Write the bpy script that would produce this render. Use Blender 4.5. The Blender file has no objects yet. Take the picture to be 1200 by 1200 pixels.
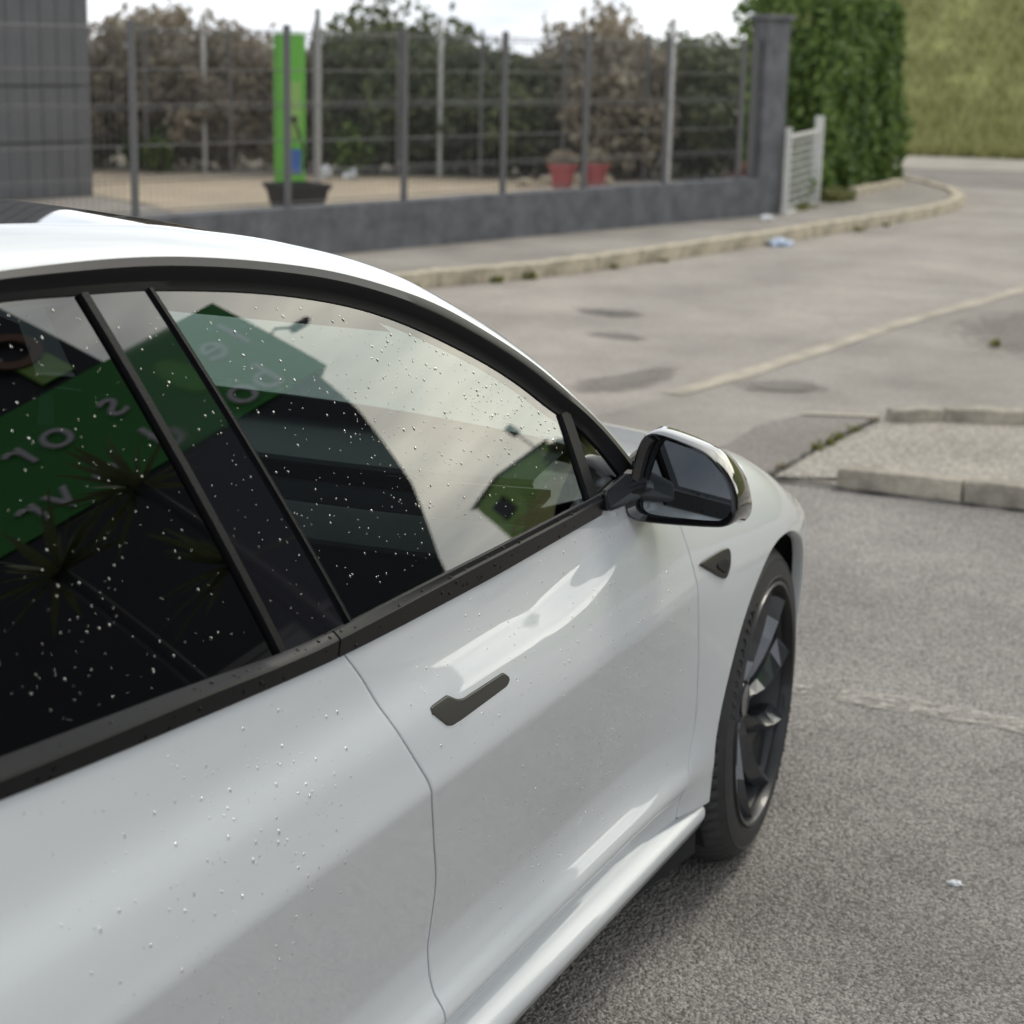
import bpy, bmesh, math, random
import numpy as np
from mathutils import Vector, Matrix, noise
random.seed(7); rng = np.random.default_rng(11)
S = bpy.context.scene
C = S.collection

# ------------------------------------------------------------------ camera
CAM = np.array([-3.53118, -1.94199, 1.63337]); YAW, PITCH, ROLL = 0.431711, 0.243693, 0.023124
fw = np.array([math.cos(YAW)*math.cos(PITCH), math.sin(YAW)*math.cos(PITCH), -math.sin(PITCH)])
rt = np.array([math.sin(YAW), -math.cos(YAW), 0.]); up = np.cross(rt, fw)
r2 = rt*math.cos(ROLL)+up*math.sin(ROLL); u2 = up*math.cos(ROLL)-rt*math.sin(ROLL)
cd = bpy.data.cameras.new('camera'); cam = bpy.data.objects.new('camera', cd); C.objects.link(cam)
cam.matrix_world = Matrix(((r2[0],u2[0],-fw[0],CAM[0]),(r2[1],u2[1],-fw[1],CAM[1]),(r2[2],u2[2],-fw[2],CAM[2]),(0,0,0,1)))
cd.sensor_width = 36; cd.lens = 66.0; cd.clip_start = .05; cd.clip_end = 2000
cd.dof.use_dof = True; cd.dof.focus_distance = 2.65; cd.dof.aperture_fstop = 5.8
S.camera = cam

# ------------------------------------------------------------------ sky, sun, exposure
SUN_AZ, SUN_EL = math.radians(-14), math.radians(48)
sd = Vector((math.cos(SUN_AZ)*math.cos(SUN_EL), math.sin(SUN_AZ)*math.cos(SUN_EL), math.sin(SUN_EL)))
W = bpy.data.worlds.new('World'); S.world = W; W.use_nodes = True
nt = W.node_tree; nt.nodes.clear()
def N(t, **k):
    n = nt.nodes.new(t)
    for a, b in k.items(): setattr(n, a, b)
    return n
def math_node(op, a, b=None):
    n = N('ShaderNodeMath', operation=op)
    for i, v in enumerate((a, b)):
        if v is None: continue
        if isinstance(v, (int, float)): n.inputs[i].default_value = v
        else: nt.links.new(v, n.inputs[i])
    return n.outputs[0]
sky = N('ShaderNodeTexSky', sky_type='NISHITA', sun_disc=False, sun_elevation=SUN_EL, sun_rotation=math.pi/2-SUN_AZ)
bg1 = N('ShaderNodeBackground'); bg1.inputs[1].default_value = .09
nt.links.new(sky.outputs[0], bg1.inputs[0])
tc = N('ShaderNodeTexCoord'); mp = N('ShaderNodeMapping'); mp.inputs['Scale'].default_value = (1.6, 1.6, 5.5)
mp.inputs['Rotation'].default_value = (.12, .2, .4)
nt.links.new(tc.outputs['Generated'], mp.inputs[0])
no = N('ShaderNodeTexNoise'); no.inputs['Scale'].default_value = 2.2; no.inputs['Detail'].default_value = 5; no.inputs['Roughness'].default_value = .55
nt.links.new(mp.outputs[0], no.inputs['Vector'])
cr = N('ShaderNodeValToRGB'); cr.color_ramp.elements[0].position = .32; cr.color_ramp.elements[0].color = (.52,.55,.60,1)
cr.color_ramp.elements[1].position = .64; cr.color_ramp.elements[1].color = (1.12,1.12,1.10,1)
nt.links.new(no.outputs[0], cr.inputs[0])
dp = N('ShaderNodeVectorMath', operation='DOT_PRODUCT'); dp.inputs[1].default_value = (math.cos(math.radians(-20))*.968, math.sin(math.radians(-20))*.968, .25)
nt.links.new(tc.outputs['Generated'], dp.inputs[0])
lobe = math_node('POWER', math_node('MAXIMUM', dp.outputs['Value'], 0.0), 12.0)
sep = N('ShaderNodeSeparateXYZ'); nt.links.new(tc.outputs['Generated'], sep.inputs[0])
grad = N('ShaderNodeMapRange'); grad.inputs['From Min'].default_value=.05; grad.inputs['From Max'].default_value=.85; grad.inputs['To Min'].default_value=1.30; grad.inputs['To Max'].default_value=.74
nt.links.new(sep.outputs[2], grad.inputs[0])
lob = math_node('MULTIPLY_ADD', lobe, 1.7); nt.links.new(grad.outputs[0], nt.nodes[-1].inputs[2])
warm = N('ShaderNodeMix', data_type='RGBA'); warm.inputs['A'].default_value = (.965,.99,1.02,1); warm.inputs['B'].default_value = (1.05,1.0,.84,1)
nt.links.new(lobe, warm.inputs['Factor'])
mul = N('ShaderNodeMix', data_type='RGBA', blend_type='MULTIPLY'); mul.inputs['Factor'].default_value = 1
nt.links.new(cr.outputs[0], mul.inputs['A']); nt.links.new(warm.outputs['Result'], mul.inputs['B'])
bg2 = N('ShaderNodeBackground'); nt.links.new(mul.outputs['Result'], bg2.inputs[0]); nt.links.new(lob, bg2.inputs[1])
mx = N('ShaderNodeMixShader'); mx.inputs[0].default_value = .93
nt.links.new(bg1.outputs[0], mx.inputs[1]); nt.links.new(bg2.outputs[0], mx.inputs[2])
wo = N('ShaderNodeOutputWorld'); nt.links.new(mx.outputs[0], wo.inputs[0])
sl = bpy.data.lights.new('sun', 'SUN'); sl.energy = 1.0; sl.angle = math.radians(16); sl.color = (1,.93,.80)
so = bpy.data.objects.new('sun', sl); C.objects.link(so); so.rotation_euler = sd.to_track_quat('Z','Y').to_euler()
S.view_settings.view_transform = 'Standard'; S.view_settings.look = 'None'; S.view_settings.gamma = 1
S.view_settings.exposure = 0.34
S.cycles.max_bounces = 10; S.cycles.transparent_max_bounces = 16; S.cycles.caustics_reflective = False; S.cycles.caustics_refractive = False

# ------------------------------------------------------------------ helpers
def tag(o, label=None, cat=None, group=None, kind=None):
    if label: o['label'] = label
    if cat: o['category'] = cat
    if group: o['group'] = group
    if kind: o['kind'] = kind
    return o
def empty(name, loc=(0,0,0), rz=0, parent=None):
    o = bpy.data.objects.new(name, None); C.objects.link(o); o.location = loc; o.rotation_euler = (0,0,rz); o.parent = parent
    o.empty_display_size = .1
    return o
def mobj(name, me, parent=None, loc=None):
    o = bpy.data.objects.new(name, me); C.objects.link(o); o.parent = parent
    if loc is not None: o.location = loc
    return o
def mesh(name, V, F, mat, parent=None, smooth=False, flat_angle=None):
    me = bpy.data.meshes.new(name); me.from_pydata([tuple(map(float, v)) for v in V], [], F); me.materials.append(mat)
    if smooth or flat_angle: me.polygons.foreach_set('use_smooth', [True]*len(me.polygons))
    if flat_angle:
        me.set_sharp_from_angle(angle=math.radians(flat_angle))
    me.update()
    return mobj(name, me, parent)
def bm_obj(name, bm, mat, parent=None, smooth=False, flat_angle=None):
    me = bpy.data.meshes.new(name); bm.to_mesh(me); bm.free(); me.materials.append(mat)
    if smooth or flat_angle: me.polygons.foreach_set('use_smooth', [True]*len(me.polygons))
    if flat_angle: me.set_sharp_from_angle(angle=math.radians(flat_angle))
    return mobj(name, me, parent)
def box_bm(bm, c, s, rz=0, bevel=0):
    r = bmesh.ops.create_cube(bm, size=1, matrix=Matrix.Translation(c) @ Matrix.Rotation(rz,4,'Z') @ Matrix.Diagonal((*s,1)))
    if bevel:
        es = list({e for v in r['verts'] for e in v.link_edges})
        bmesh.ops.bevel(bm, geom=es, offset=bevel, segments=2, affect='EDGES', profile=.6)
def box(name, c, s, mat, parent=None, rz=0, bevel=0):
    bm = bmesh.new(); box_bm(bm, c, s, rz, bevel); return bm_obj(name, bm, mat, parent)
def tube_geo(path, rad, n=8, closed=False, cap=True):
    P = [Vector(p) for p in path]; V=[]; F=[]
    R = rad if hasattr(rad, '__len__') else [rad]*len(P)
    for i,p in enumerate(P):
        a = P[(i+1) % len(P)] if (closed or i < len(P)-1) else p
        b = P[i-1] if (closed or i > 0) else p
        t = (a-b).normalized(); h = Vector((0,0,1)) if abs(t.z) < .9 else Vector((1,0,0))
        u = t.cross(h).normalized(); v = u.cross(t)
        for k in range(n):
            an = 2*math.pi*k/n; V.append(p+u*math.cos(an)*R[i]+v*math.sin(an)*R[i])
    m = len(P)
    for i in range(m if closed else m-1):
        j = (i+1) % m
        for k in range(n): F.append((i*n+k, i*n+(k+1)%n, j*n+(k+1)%n, j*n+k))
    if cap and not closed: F.append(tuple(range(n))[::-1]); F.append(tuple((m-1)*n+k for k in range(n)))
    return V, F
def tube(name, path, rad, mat, parent=None, n=8, closed=False):
    V,F = tube_geo(path, rad, n, closed); return mesh(name, V, F, mat, parent, flat_angle=40)
def lathe(name, prof, mat, parent=None, n=32, axis='Z', flat=35):
    V=[];F=[]
    for r,h in prof:
        for k in range(n):
            a=2*math.pi*k/n
            V.append((r*math.cos(a), r*math.sin(a), h) if axis=='Z' else (r*math.cos(a), h, r*math.sin(a)))
    for i in range(len(prof)-1):
        for k in range(n):
            q=(i*n+k, i*n+(k+1)%n, (i+1)*n+(k+1)%n, (i+1)*n+k); F.append(q if axis=='Z' else q[::-1])
    return mesh(name,V,F,mat,parent,flat_angle=flat)
def copy_tree(o, parent=None):
    c=o.copy(); C.objects.link(c); c.parent=parent
    for ch in o.children: copy_tree(ch,c)
    return c
def poly_sheet(name, pts, z, mat, sub=0):
    """flat sheet on the ground from an outline"""
    from mathutils.geometry import tessellate_polygon
    P=[Vector((x,y,z)) for x,y in pts]
    F=[]
    for t_ in tessellate_polygon([P]):
        a,b_,c=(P[i] for i in t_); F.append(tuple(t_) if (b_-a).cross(c-a).z>0 else tuple(t_)[::-1])
    return mesh(name,P,F,mat)

# ------------------------------------------------------------------ materials
def mat(name):
    m = bpy.data.materials.new(name); m.use_nodes = True
    return m, m.node_tree, m.node_tree.nodes['Principled BSDF']
def plain(name, col, rough=.5, metal=0, coat=0, spec=None, noise_amt=0, noise_scale=20, bump=0, bscale=200):
    m,t,b = mat(name); b.inputs['Base Color'].default_value=(*col,1); b.inputs['Roughness'].default_value=rough; b.inputs['Metallic'].default_value=metal
    b.inputs['Coat Weight'].default_value=coat; b.inputs['Coat Roughness'].default_value=.03
    if spec is not None: b.inputs['Specular IOR Level'].default_value=spec
    co=t.nodes.new('ShaderNodeTexCoord')
    if noise_amt:
        n=t.nodes.new('ShaderNodeTexNoise'); n.inputs['Scale'].default_value=noise_scale; n.inputs['Detail'].default_value=6; n.inputs['Roughness'].default_value=.65
        t.links.new(co.outputs['Object'],n.inputs['Vector'])
        r=t.nodes.new('ShaderNodeValToRGB'); r.color_ramp.elements[0].position=.3; r.color_ramp.elements[1].position=.7
        r.color_ramp.elements[0].color=(*[c*(1-noise_amt) for c in col],1); r.color_ramp.elements[1].color=(*[min(1,c*(1+noise_amt)) for c in col],1)
        t.links.new(n.outputs[0],r.inputs[0]); t.links.new(r.outputs[0],b.inputs['Base Color'])
    if bump:
        n=t.nodes.new('ShaderNodeTexNoise'); n.inputs['Scale'].default_value=bscale; n.inputs['Detail'].default_value=3
        t.links.new(co.outputs['Object'],n.inputs['Vector'])
        k=t.nodes.new('ShaderNodeBump'); k.inputs['Strength'].default_value=bump; k.inputs['Distance'].default_value=.01
        t.links.new(n.outputs[0],k.inputs['Height']); t.links.new(k.outputs[0],b.inputs['Normal'])
    return m
def asphalt(name, dark, light, big=.35, stone=.75, scale=170, bumpd=.006, tint=(1,.90,.80), bstr=.8):
    m,t,b = mat(name); co=t.nodes.new('ShaderNodeTexCoord'); b.inputs['Roughness'].default_value=.85
    L=t.links.new
    def nz(s,d=5,r=.6):
        n=t.nodes.new('ShaderNodeTexNoise'); n.inputs['Scale'].default_value=s; n.inputs['Detail'].default_value=d; n.inputs['Roughness'].default_value=r; L(co.outputs['Object'],n.inputs['Vector']); return n
    v=t.nodes.new('ShaderNodeTexVoronoi'); v.inputs['Scale'].default_value=scale; v.inputs['Randomness'].default_value=1; L(co.outputs['Object'],v.inputs['Vector'])
    v2=t.nodes.new('ShaderNodeTexVoronoi'); v2.inputs['Scale'].default_value=scale*.45; L(co.outputs['Object'],v2.inputs['Vector'])
    sep=t.nodes.new('ShaderNodeSeparateColor'); L(v.outputs['Color'],sep.inputs[0])
    r1=t.nodes.new('ShaderNodeValToRGB'); r1.color_ramp.elements[0].color=(*[dark*c for c in tint],1); r1.color_ramp.elements[1].color=(*[light*c for c in tint],1)
    r1.color_ramp.elements[0].position=.05; r1.color_ramp.elements[1].position=.95
    L(sep.outputs[0],r1.inputs[0])
    n1=nz(1.1,7,.62); r2_=t.nodes.new('ShaderNodeValToRGB'); r2_.color_ramp.elements[0].color=(1-big,)*3+(1,); r2_.color_ramp.elements[1].color=(1+big*.4,)*3+(1,)
    r2_.color_ramp.elements[0].position=.3; r2_.color_ramp.elements[1].position=.7
    L(n1.outputs[0],r2_.inputs[0])
    mm=t.nodes.new('ShaderNodeMix'); mm.data_type='RGBA'; mm.blend_type='MULTIPLY'; mm.inputs['Factor'].default_value=1
    L(r1.outputs[0],mm.inputs['A']); L(r2_.outputs[0],mm.inputs['B']); L(mm.outputs['Result'],b.inputs['Base Color'])
    ad=t.nodes.new('ShaderNodeMath'); ad.operation='ADD'; L(v.outputs['Distance'],ad.inputs[0]); L(v2.outputs['Distance'],ad.inputs[1])
    inv=t.nodes.new('ShaderNodeMath'); inv.operation='MULTIPLY'; inv.inputs[1].default_value=-1; L(ad.outputs[0],inv.inputs[0])
    k=t.nodes.new('ShaderNodeBump'); k.inputs['Strength'].default_value=bstr; k.inputs['Distance'].default_value=bumpd
    L(inv.outputs[0],k.inputs['Height']); L(k.outputs[0],b.inputs['Normal'])
    return m
def foliage(name, a, b_, sss=0):
    m,t,b = mat(name); b.inputs['Roughness'].default_value=.6
    g=t.nodes.new('ShaderNodeNewGeometry'); r=t.nodes.new('ShaderNodeValToRGB'); r.color_ramp.elements[0].color=(*a,1); r.color_ramp.elements[1].color=(*b_,1)
    t.links.new(g.outputs['Random Per Island'],r.inputs[0]); t.links.new(r.outputs[0],b.inputs['Base Color'])
    b.inputs['Transmission Weight'].default_value=0
    tr=t.nodes.new('ShaderNodeBsdfTranslucent'); t.links.new(r.outputs[0],tr.inputs[0]); ms=t.nodes.new('ShaderNodeMixShader'); ms.inputs[0].default_value=.3
    t.links.new(b.outputs[0],ms.inputs[1]); t.links.new(tr.outputs[0],ms.inputs[2]); t.links.new(ms.outputs[0],t.nodes['Material Output'].inputs[0])
    return m
def window_glass(name, tint, ior=1.75):
    m=bpy.data.materials.new(name); m.use_nodes=True; t=m.node_tree; t.nodes.clear(); L=t.links.new
    tr=t.nodes.new('ShaderNodeBsdfTransparent'); tr.inputs[0].default_value=(*tint,1)
    gl=t.nodes.new('ShaderNodeBsdfGlossy'); gl.inputs['Roughness'].default_value=.0; gl.inputs[0].default_value=(1,1,1,1)
    fr=t.nodes.new('ShaderNodeFresnel'); fr.inputs[0].default_value=ior
    mx=t.nodes.new('ShaderNodeMixShader'); o=t.nodes.new('ShaderNodeOutputMaterial')
    L(fr.outputs[0],mx.inputs[0]); L(tr.outputs[0],mx.inputs[1]); L(gl.outputs[0],mx.inputs[2]); L(mx.outputs[0],o.inputs[0])
    return m
M={}
m,t,b=mat('pearl_white_paint')
b.inputs['Base Color'].default_value=(.685,.715,.735,1); b.inputs['Metallic'].default_value=.06; b.inputs['Roughness'].default_value=.42
b.inputs['Coat Weight'].default_value=1; b.inputs['Coat Roughness'].default_value=.015; b.inputs['Coat IOR'].default_value=1.55
co=t.nodes.new('ShaderNodeTexCoord'); n1=t.nodes.new('ShaderNodeTexNoise'); n1.inputs['Scale'].default_value=900; t.links.new(co.outputs['Object'],n1.inputs['Vector'])
k=t.nodes.new('ShaderNodeBump'); k.inputs['Strength'].default_value=.05; k.inputs['Distance'].default_value=.0005; t.links.new(n1.outputs[0],k.inputs['Height']); t.links.new(k.outputs[0],b.inputs['Normal'])
# fine orange peel and water film in the clear coat
n2=t.nodes.new('ShaderNodeTexNoise'); n2.inputs['Scale'].default_value=24; n2.inputs['Detail'].default_value=4; t.links.new(co.outputs['Object'],n2.inputs['Vector'])
k2=t.nodes.new('ShaderNodeBump'); k2.inputs['Strength'].default_value=.012; k2.inputs['Distance'].default_value=.002; t.links.new(n2.outputs[0],k2.inputs['Height']); t.links.new(k2.outputs[0],b.inputs['Coat Normal'])
M['paint']=m
M['satin']=plain('satin_black_trim',(.006,.006,.007),.36,spec=.20,bump=.03,bscale=600)
M['handle']=plain('satin_bronze_black',(.045,.044,.040),.32,spec=.6)
M['sail']=plain('dark_sail',(.008,.008,.009),.28,spec=.3)
M['gloss']=plain('gloss_black_plastic',(.008,.008,.009),.06,coat=1)
M['rubber']=plain('black_rubber',(.006,.006,.007),.5,spec=.2,bump=.1,bscale=300)
M['under']=plain('dark_underbody',(.006,.006,.007),.9)
M['glass_f']=window_glass('front_side_glass',(.36,.44,.43),1.9)
M['glass_r']=window_glass('privacy_glass',(.04,.048,.052),1.85)
M['glass_w']=window_glass('windshield_glass',(.72,.80,.78),1.5)
M['pillar']=plain('gloss_black_pillar',(.006,.006,.008),.04,coat=.3,spec=.9)
M['roofglass']=plain('dark_roof_glass',(.01,.011,.012),.03,coat=1,spec=.8)
M['mirror']=plain('mirror_silver',(.30,.325,.345),.0,metal=1)
M['rim']=plain('graphite_alloy',(.10,.103,.11),.24,metal=.75,coat=.4)
M['rimdark']=plain('dark_alloy_panel',(.030,.031,.033),.35,metal=.5,coat=.2)
M['tyre']=plain('tyre_rubber',(.027,.027,.028),.62,noise_amt=.25,noise_scale=30,bump=.08,bscale=160)
M['steel']=plain('brake_steel',(.16,.16,.165),.4,metal=1)
M['caliper']=plain('dark_caliper',(.03,.03,.032),.5)
M['seat']=plain('black_leatherette',(.018,.018,.019),.5,bump=.05,bscale=300)
M['dash']=plain('dark_dash',(.075,.085,.088),.6,bump=.06,bscale=400)
M['dashpale']=plain('pale_dash_strip',(.30,.31,.28),.55,noise_amt=.12,noise_scale=12)
M['headliner']=plain('grey_headliner',(.38,.38,.37),.9)
def water(name,tint,ior):
    m=window_glass(name,tint,ior); return m
M['water']=water('darkened_water_drop',(.12,.125,.13),1.22)  # dark tint stands in for light lost by refraction in the clear drop
M['waterp']=water('water_drop_on_paint',(.93,.94,.95),1.6)
M['lot']=asphalt('parking_asphalt',.19,.52,big=.36,scale=175,bumpd=.008,bstr=.85,tint=(1,.93,.86))
M['road']=asphalt('road_asphalt',.31,.49,big=.30,scale=140,bumpd=.005)
M['patch']=asphalt('asphalt_patch',.19,.35,big=.30,scale=120,bumpd=.006)
M['stain']=asphalt('asphalt_stain',.15,.26,big=.4,scale=120,bumpd=.004)
M['pave']=asphalt('pavement_asphalt',.27,.44,big=.35,scale=150,bumpd=.004,tint=(1,.91,.80))
M['gravel']=asphalt('island_gravel',.27,.60,big=.22,scale=75,bumpd=.012,tint=(1,.91,.78))
M['sand']=asphalt('yard_sand',.40,.64,big=.22,scale=60,bumpd=.01,tint=(1,.82,.60))
M['seam']=plain('dark_seam',(.05,.045,.035),1,noise_amt=.5,noise_scale=30)
M['conc']=plain('kerb_concrete',(.40,.36,.295),.9,noise_amt=.5,noise_scale=6,bump=.5,bscale=70)
M['kerbpale']=plain('pale_kerb_stone',(.50,.44,.33),.9,noise_amt=.45,noise_scale=7,bump=.5,bscale=60)
M['gutter']=plain('gutter_concrete',(.43,.385,.31),.9,noise_amt=.3,noise_scale=3.5,bump=.4,bscale=80)
M['render']=plain('dark_grey_render',(.165,.167,.178),.95,noise_amt=.35,noise_scale=5,bump=.8,bscale=70)
M['cladding']=plain('grey_cladding',(.13,.131,.14),.6,noise_amt=.1,noise_scale=3)
M['darkmetal']=plain('anthracite_metal',(.15,.148,.15),.5)
M['galv']=plain('galvanised_steel',(.42,.42,.42),.5,metal=.4)
M['whitepaint']=plain('white_paint',(.72,.72,.70),.5,noise_amt=.08,noise_scale=8)
M['wire']=plain('wire_anthracite',(.16,.16,.16),.5)
M['green']=plain('green_panel',(.15,.48,.06),.45)
M['lime']=plain('pale_green_panel',(.30,.50,.14),.5)
M['blue']=plain('blue_sticker',(.07,.16,.46),.5)
M['planter']=plain('black_planter',(.018,.018,.02),.6)
M['redpot']=plain('red_pot',(.42,.11,.12),.5)
M['soil']=plain('soil',(.06,.04,.025),1,noise_amt=.4)
M['leafH']=foliage('hedge_leaf',(.05,.10,.022),(.22,.32,.08))
M['leafD']=foliage('dark_bush_leaf',(.07,.09,.045),(.20,.23,.11))
M['leafB']=foliage('dry_brown_leaf',(.20,.165,.115),(.46,.40,.31))
M['leafY']=foliage('weed_leaf',(.10,.13,.03),(.26,.25,.08))
M['leafR']=foliage('reddish_leaf',(.12,.04,.03),(.26,.10,.07))
M['bark']=plain('bark',(.08,.055,.04),.95,noise_amt=.4,noise_scale=20,bump=.6,bscale=50)
M['grass']=plain('meadow_grass',(.24,.25,.09),.95,noise_amt=.5,noise_scale=.9,bump=.6,bscale=30)
M['earth']=plain('dry_earth',(.16,.14,.10),1,noise_amt=.35,noise_scale=2)
M['fascia']=plain('green_fascia',(.035,.25,.04),.5)
M['oval']=plain('bright_green_oval',(.14,.46,.08),.5)
M['letter']=plain('grey_letter',(.62,.60,.66),.5)
M['facade']=plain('black_facade',(.014,.016,.022),.5,noise_amt=.3,noise_scale=2)
M['brownring']=plain('brown_ring',(.20,.11,.07),.5)
M['litter']=plain('white_litter',(.75,.76,.78),.6)
M['bluelitter']=plain('blue_white_litter',(.50,.58,.72),.6)
M['reed']=plain('brown_reed',(.20,.15,.10),.95,noise_amt=.4,noise_scale=10)

def soft(name,src,edge=.55):
    m=src.copy(); m.name=name; t=m.node_tree; L=t.links.new; out=t.nodes['Material Output']; sh=out.inputs[0].links[0].from_socket
    co=t.nodes.new('ShaderNodeTexCoord'); mp=t.nodes.new('ShaderNodeMapping'); mp.inputs['Location'].default_value=(-1,-1,0); mp.inputs['Scale'].default_value=(2,2,0); L(co.outputs['Generated'],mp.inputs[0])
    ln=t.nodes.new('ShaderNodeVectorMath'); ln.operation='LENGTH'; L(mp.outputs[0],ln.inputs[0])
    n=t.nodes.new('ShaderNodeTexNoise'); n.inputs['Scale'].default_value=14; n.inputs['Detail'].default_value=6; L(co.outputs['Object'],n.inputs['Vector'])
    a=t.nodes.new('ShaderNodeMath'); a.operation='MULTIPLY_ADD'; a.inputs[1].default_value=.9; L(n.outputs[0],a.inputs[0]); L(ln.outputs['Value'],a.inputs[2])
    r=t.nodes.new('ShaderNodeMapRange'); r.inputs['From Min'].default_value=edge+.2; r.inputs['From Max'].default_value=1.35; r.inputs['To Min'].default_value=.85; r.inputs['To Max'].default_value=0; L(a.outputs[0],r.inputs[0])
    tr=t.nodes.new('ShaderNodeBsdfTransparent'); mx=t.nodes.new('ShaderNodeMixShader'); L(r.outputs[0],mx.inputs[0]); L(tr.outputs[0],mx.inputs[1]); L(sh,mx.inputs[2]); L(mx.outputs[0],out.inputs[0]); return m
M['stain']=soft('soft_stain',M['stain']); M['softpatch']=soft('soft_patch',M['patch'],.6); M['softgut']=M['gutter']
def interp(pts):
    xs=np.array([a for a,b in pts],float);ys=np.array([b for a,b in pts],float)
    h=np.diff(xs);d=np.diff(ys)/h
    m=np.zeros(len(xs));m[0]=d[0];m[-1]=d[-1]
    for i in range(1,len(xs)-1):
        if d[i-1]*d[i]>0:
            w1=2*h[i]+h[i-1];w2=h[i]+2*h[i-1];m[i]=(w1+w2)/(w1/d[i-1]+w2/d[i])
    def f(x):
        if x<=xs[0]: return ys[0]+m[0]*(x-xs[0])
        if x>=xs[-1]: return ys[-1]+m[-1]*(x-xs[-1])
        i=int(np.searchsorted(xs,x))-1;i=max(0,min(i,len(h)-1));t=(x-xs[i])/h[i]
        return float((2*t**3-3*t*t+1)*ys[i]+(t**3-2*t*t+t)*h[i]*m[i]+(-2*t**3+3*t*t)*ys[i+1]+(t**3-t*t)*h[i]*m[i+1])
    return f
def smooth(a,b,x):
    t=min(1.,max(0.,(x-a)/(b-a)));return t*t*(3-2*t)
DOOR=interp([(.14,.868),(.20,.876),(.26,.858),(.30,.864),(.318,.8890),(.328,.8975),(.342,.8950),(.37,.8780),(.40,.8710),(.43,.8695),(.46,.8735),(.50,.8812),(.57,.8950),(.64,.9090),(.685,.9183),(.70,.9212),(.7085,.9227),(.717,.9222),(.74,.9185),(.77,.9125),(.79,.9070),(.81,.8978),(.83,.8878),(.85,.8812),(.87,.8775),(.90,.8738),(.925,.8708),(.96,.866)])
WM=interp([(-3.9,.60),(-3.8,.74),(-3.6,.84),(-3.3,.90),(-2.9,.922),(-.55,.915),(-.3,.921),(0,.920),(.15,.907),(.3,.877),(.45,.825),(.6,.745),(.72,.65),(.82,.52),(.86,.42)])
CY=interp([(-3.9,.5),(-3.5,.62),(-2.9,.66),(-.75,.74),(-.3,.75),(0,.765),(.2,.765),(.35,.735),(.5,.68),(.7,.55),(.86,.35)])
CZ=interp([(-3.9,1.0),(-3.5,1.08),(-2.9,1.06),(-.75,.968),(-.45,.938),(-.2,.897),(0,.857),(.15,.805),(.3,.73),(.5,.665),(.7,.61),(.86,.55)])
def width(x,z):
    zz=z-(.012+.022*smooth(-1.15,-.75,x))*math.sin(math.pi*(z-.74)/.19) if .74<z<.93 else z
    d=DOOR(zz)-.016*max(0.,x+1.85)*smooth(.72,.84,z)
    zm=.64;zc=CZ(x);yc=CY(x);wm=WM(x)
    if z>zm:
        s=min((z-zm)/(zc-zm),1.)
        wf=yc+(wm-yc)*max(0.,(1-max(s,0.)**1.9))**(1/1.7)
    else: wf=wm-.13*(zm-z)**2
    b=max(smooth(-.78,-.28,x),1-smooth(-3.0,-2.5,x))
    return d+(wf-d)*b
def side(x,z): return -width(x,z)
def glass(x,z):
    t=z-.95;u=x+1.5
    return -(.866-.47*t-.18*t*t-.012*u*u)

# ================================================================== THE PLACE
def struct(o): o['kind']='structure'; return o
struct(poly_sheet('ground',[(-300,-300),(300,-300),(300,300),(-300,300)],-.03,M['earth']))
struct(poly_sheet('parking_lot',[(-30,-30),(3.46,-30),(3.46,.3),(3.3,1.35),(-30,5.8),],0,M['lot']))
KERB=[(-14,10.27),(-6,7.98),(0,6.26),(4,5.11),(7.99,3.96),(8.75,3.63),(9.54,3.42),(10.77,3.19),(12.19,2.92),(14.02,2.66),(15.78,2.42),(17.0,2.34),(18.02,2.46),(19.01,2.75),(19.84,3.16),(20.44,3.51),(21.5,4.6)]
GUT=[(-14,3.55),(4.42,1.21),(5.69,1.01),(6.58,.91),(8.14,.75),(10.32,.41),(13,-.2),(16,-1.6),(19,-4),(22,-8)]
struct(poly_sheet('road',KERB+[(24,8),(34,12),(36,-14),(22,-14)]+GUT[::-1],.004,M['road']))
struct(poly_sheet('forecourt',[(3.46,-30),(22,-30),(22,-8)]+GUT[::-1][1:-1]+[(3.46,1.33)],.004,M['pave']))
def ribbon(name,path,w,z,m,jit=0):
    V=[];F=[]
    for i,(x,y) in enumerate(path):
        a=path[min(i+1,len(path)-1)];b=path[max(i-1,0)]
        d=Vector((a[0]-b[0],a[1]-b[1])).normalized();n=Vector((-d.y,d.x))
        ww=w*(1+random.uniform(-jit,jit))
        V+=[(x+n.x*ww/2,y+n.y*ww/2,z),(x-n.x*ww/2,y-n.y*ww/2,z)]
    for i in range(len(path)-1): F.append((2*i,2*i+1,2*i+3,2*i+2))
    return mesh(name,V,F,m)
def resample(path,step):
    out=[];
    for (x0,y0),(x1,y1) in zip(path[:-1],path[1:]):
        n=max(1,int(math.hypot(x1-x0,y1-y0)/step))
        out+=[(x0+(x1-x0)*i/n,y0+(y1-y0)*i/n) for i in range(n)]
    return out+[path[-1]]
struct(ribbon('gutter',resample([(4.95,1.125)]+GUT[2:],.3),.13,.008,M['gutter'],.22))
struct(poly_sheet('asphalt_patch',[(3.62,.55),(3.95,.5),(4.4,.52),(4.78,.42),(4.88,.09),(4.08,.14),(3.5,.17)],.009,M['patch']))
struct(poly_sheet('asphalt_patch',[(5.42,1.0),(5.73,.62),(5.4,.45),(5.18,.85),(5.26,.97)],.013,M['softpatch']))
struct(poly_sheet('asphalt_patch',[(7.1,.52),(7.8,.58),(8.5,.52),(9.2,.2),(9.6,-.7),(7.6,-1.1),(6.9,-.3)],.009,M['softpatch']))
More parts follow.
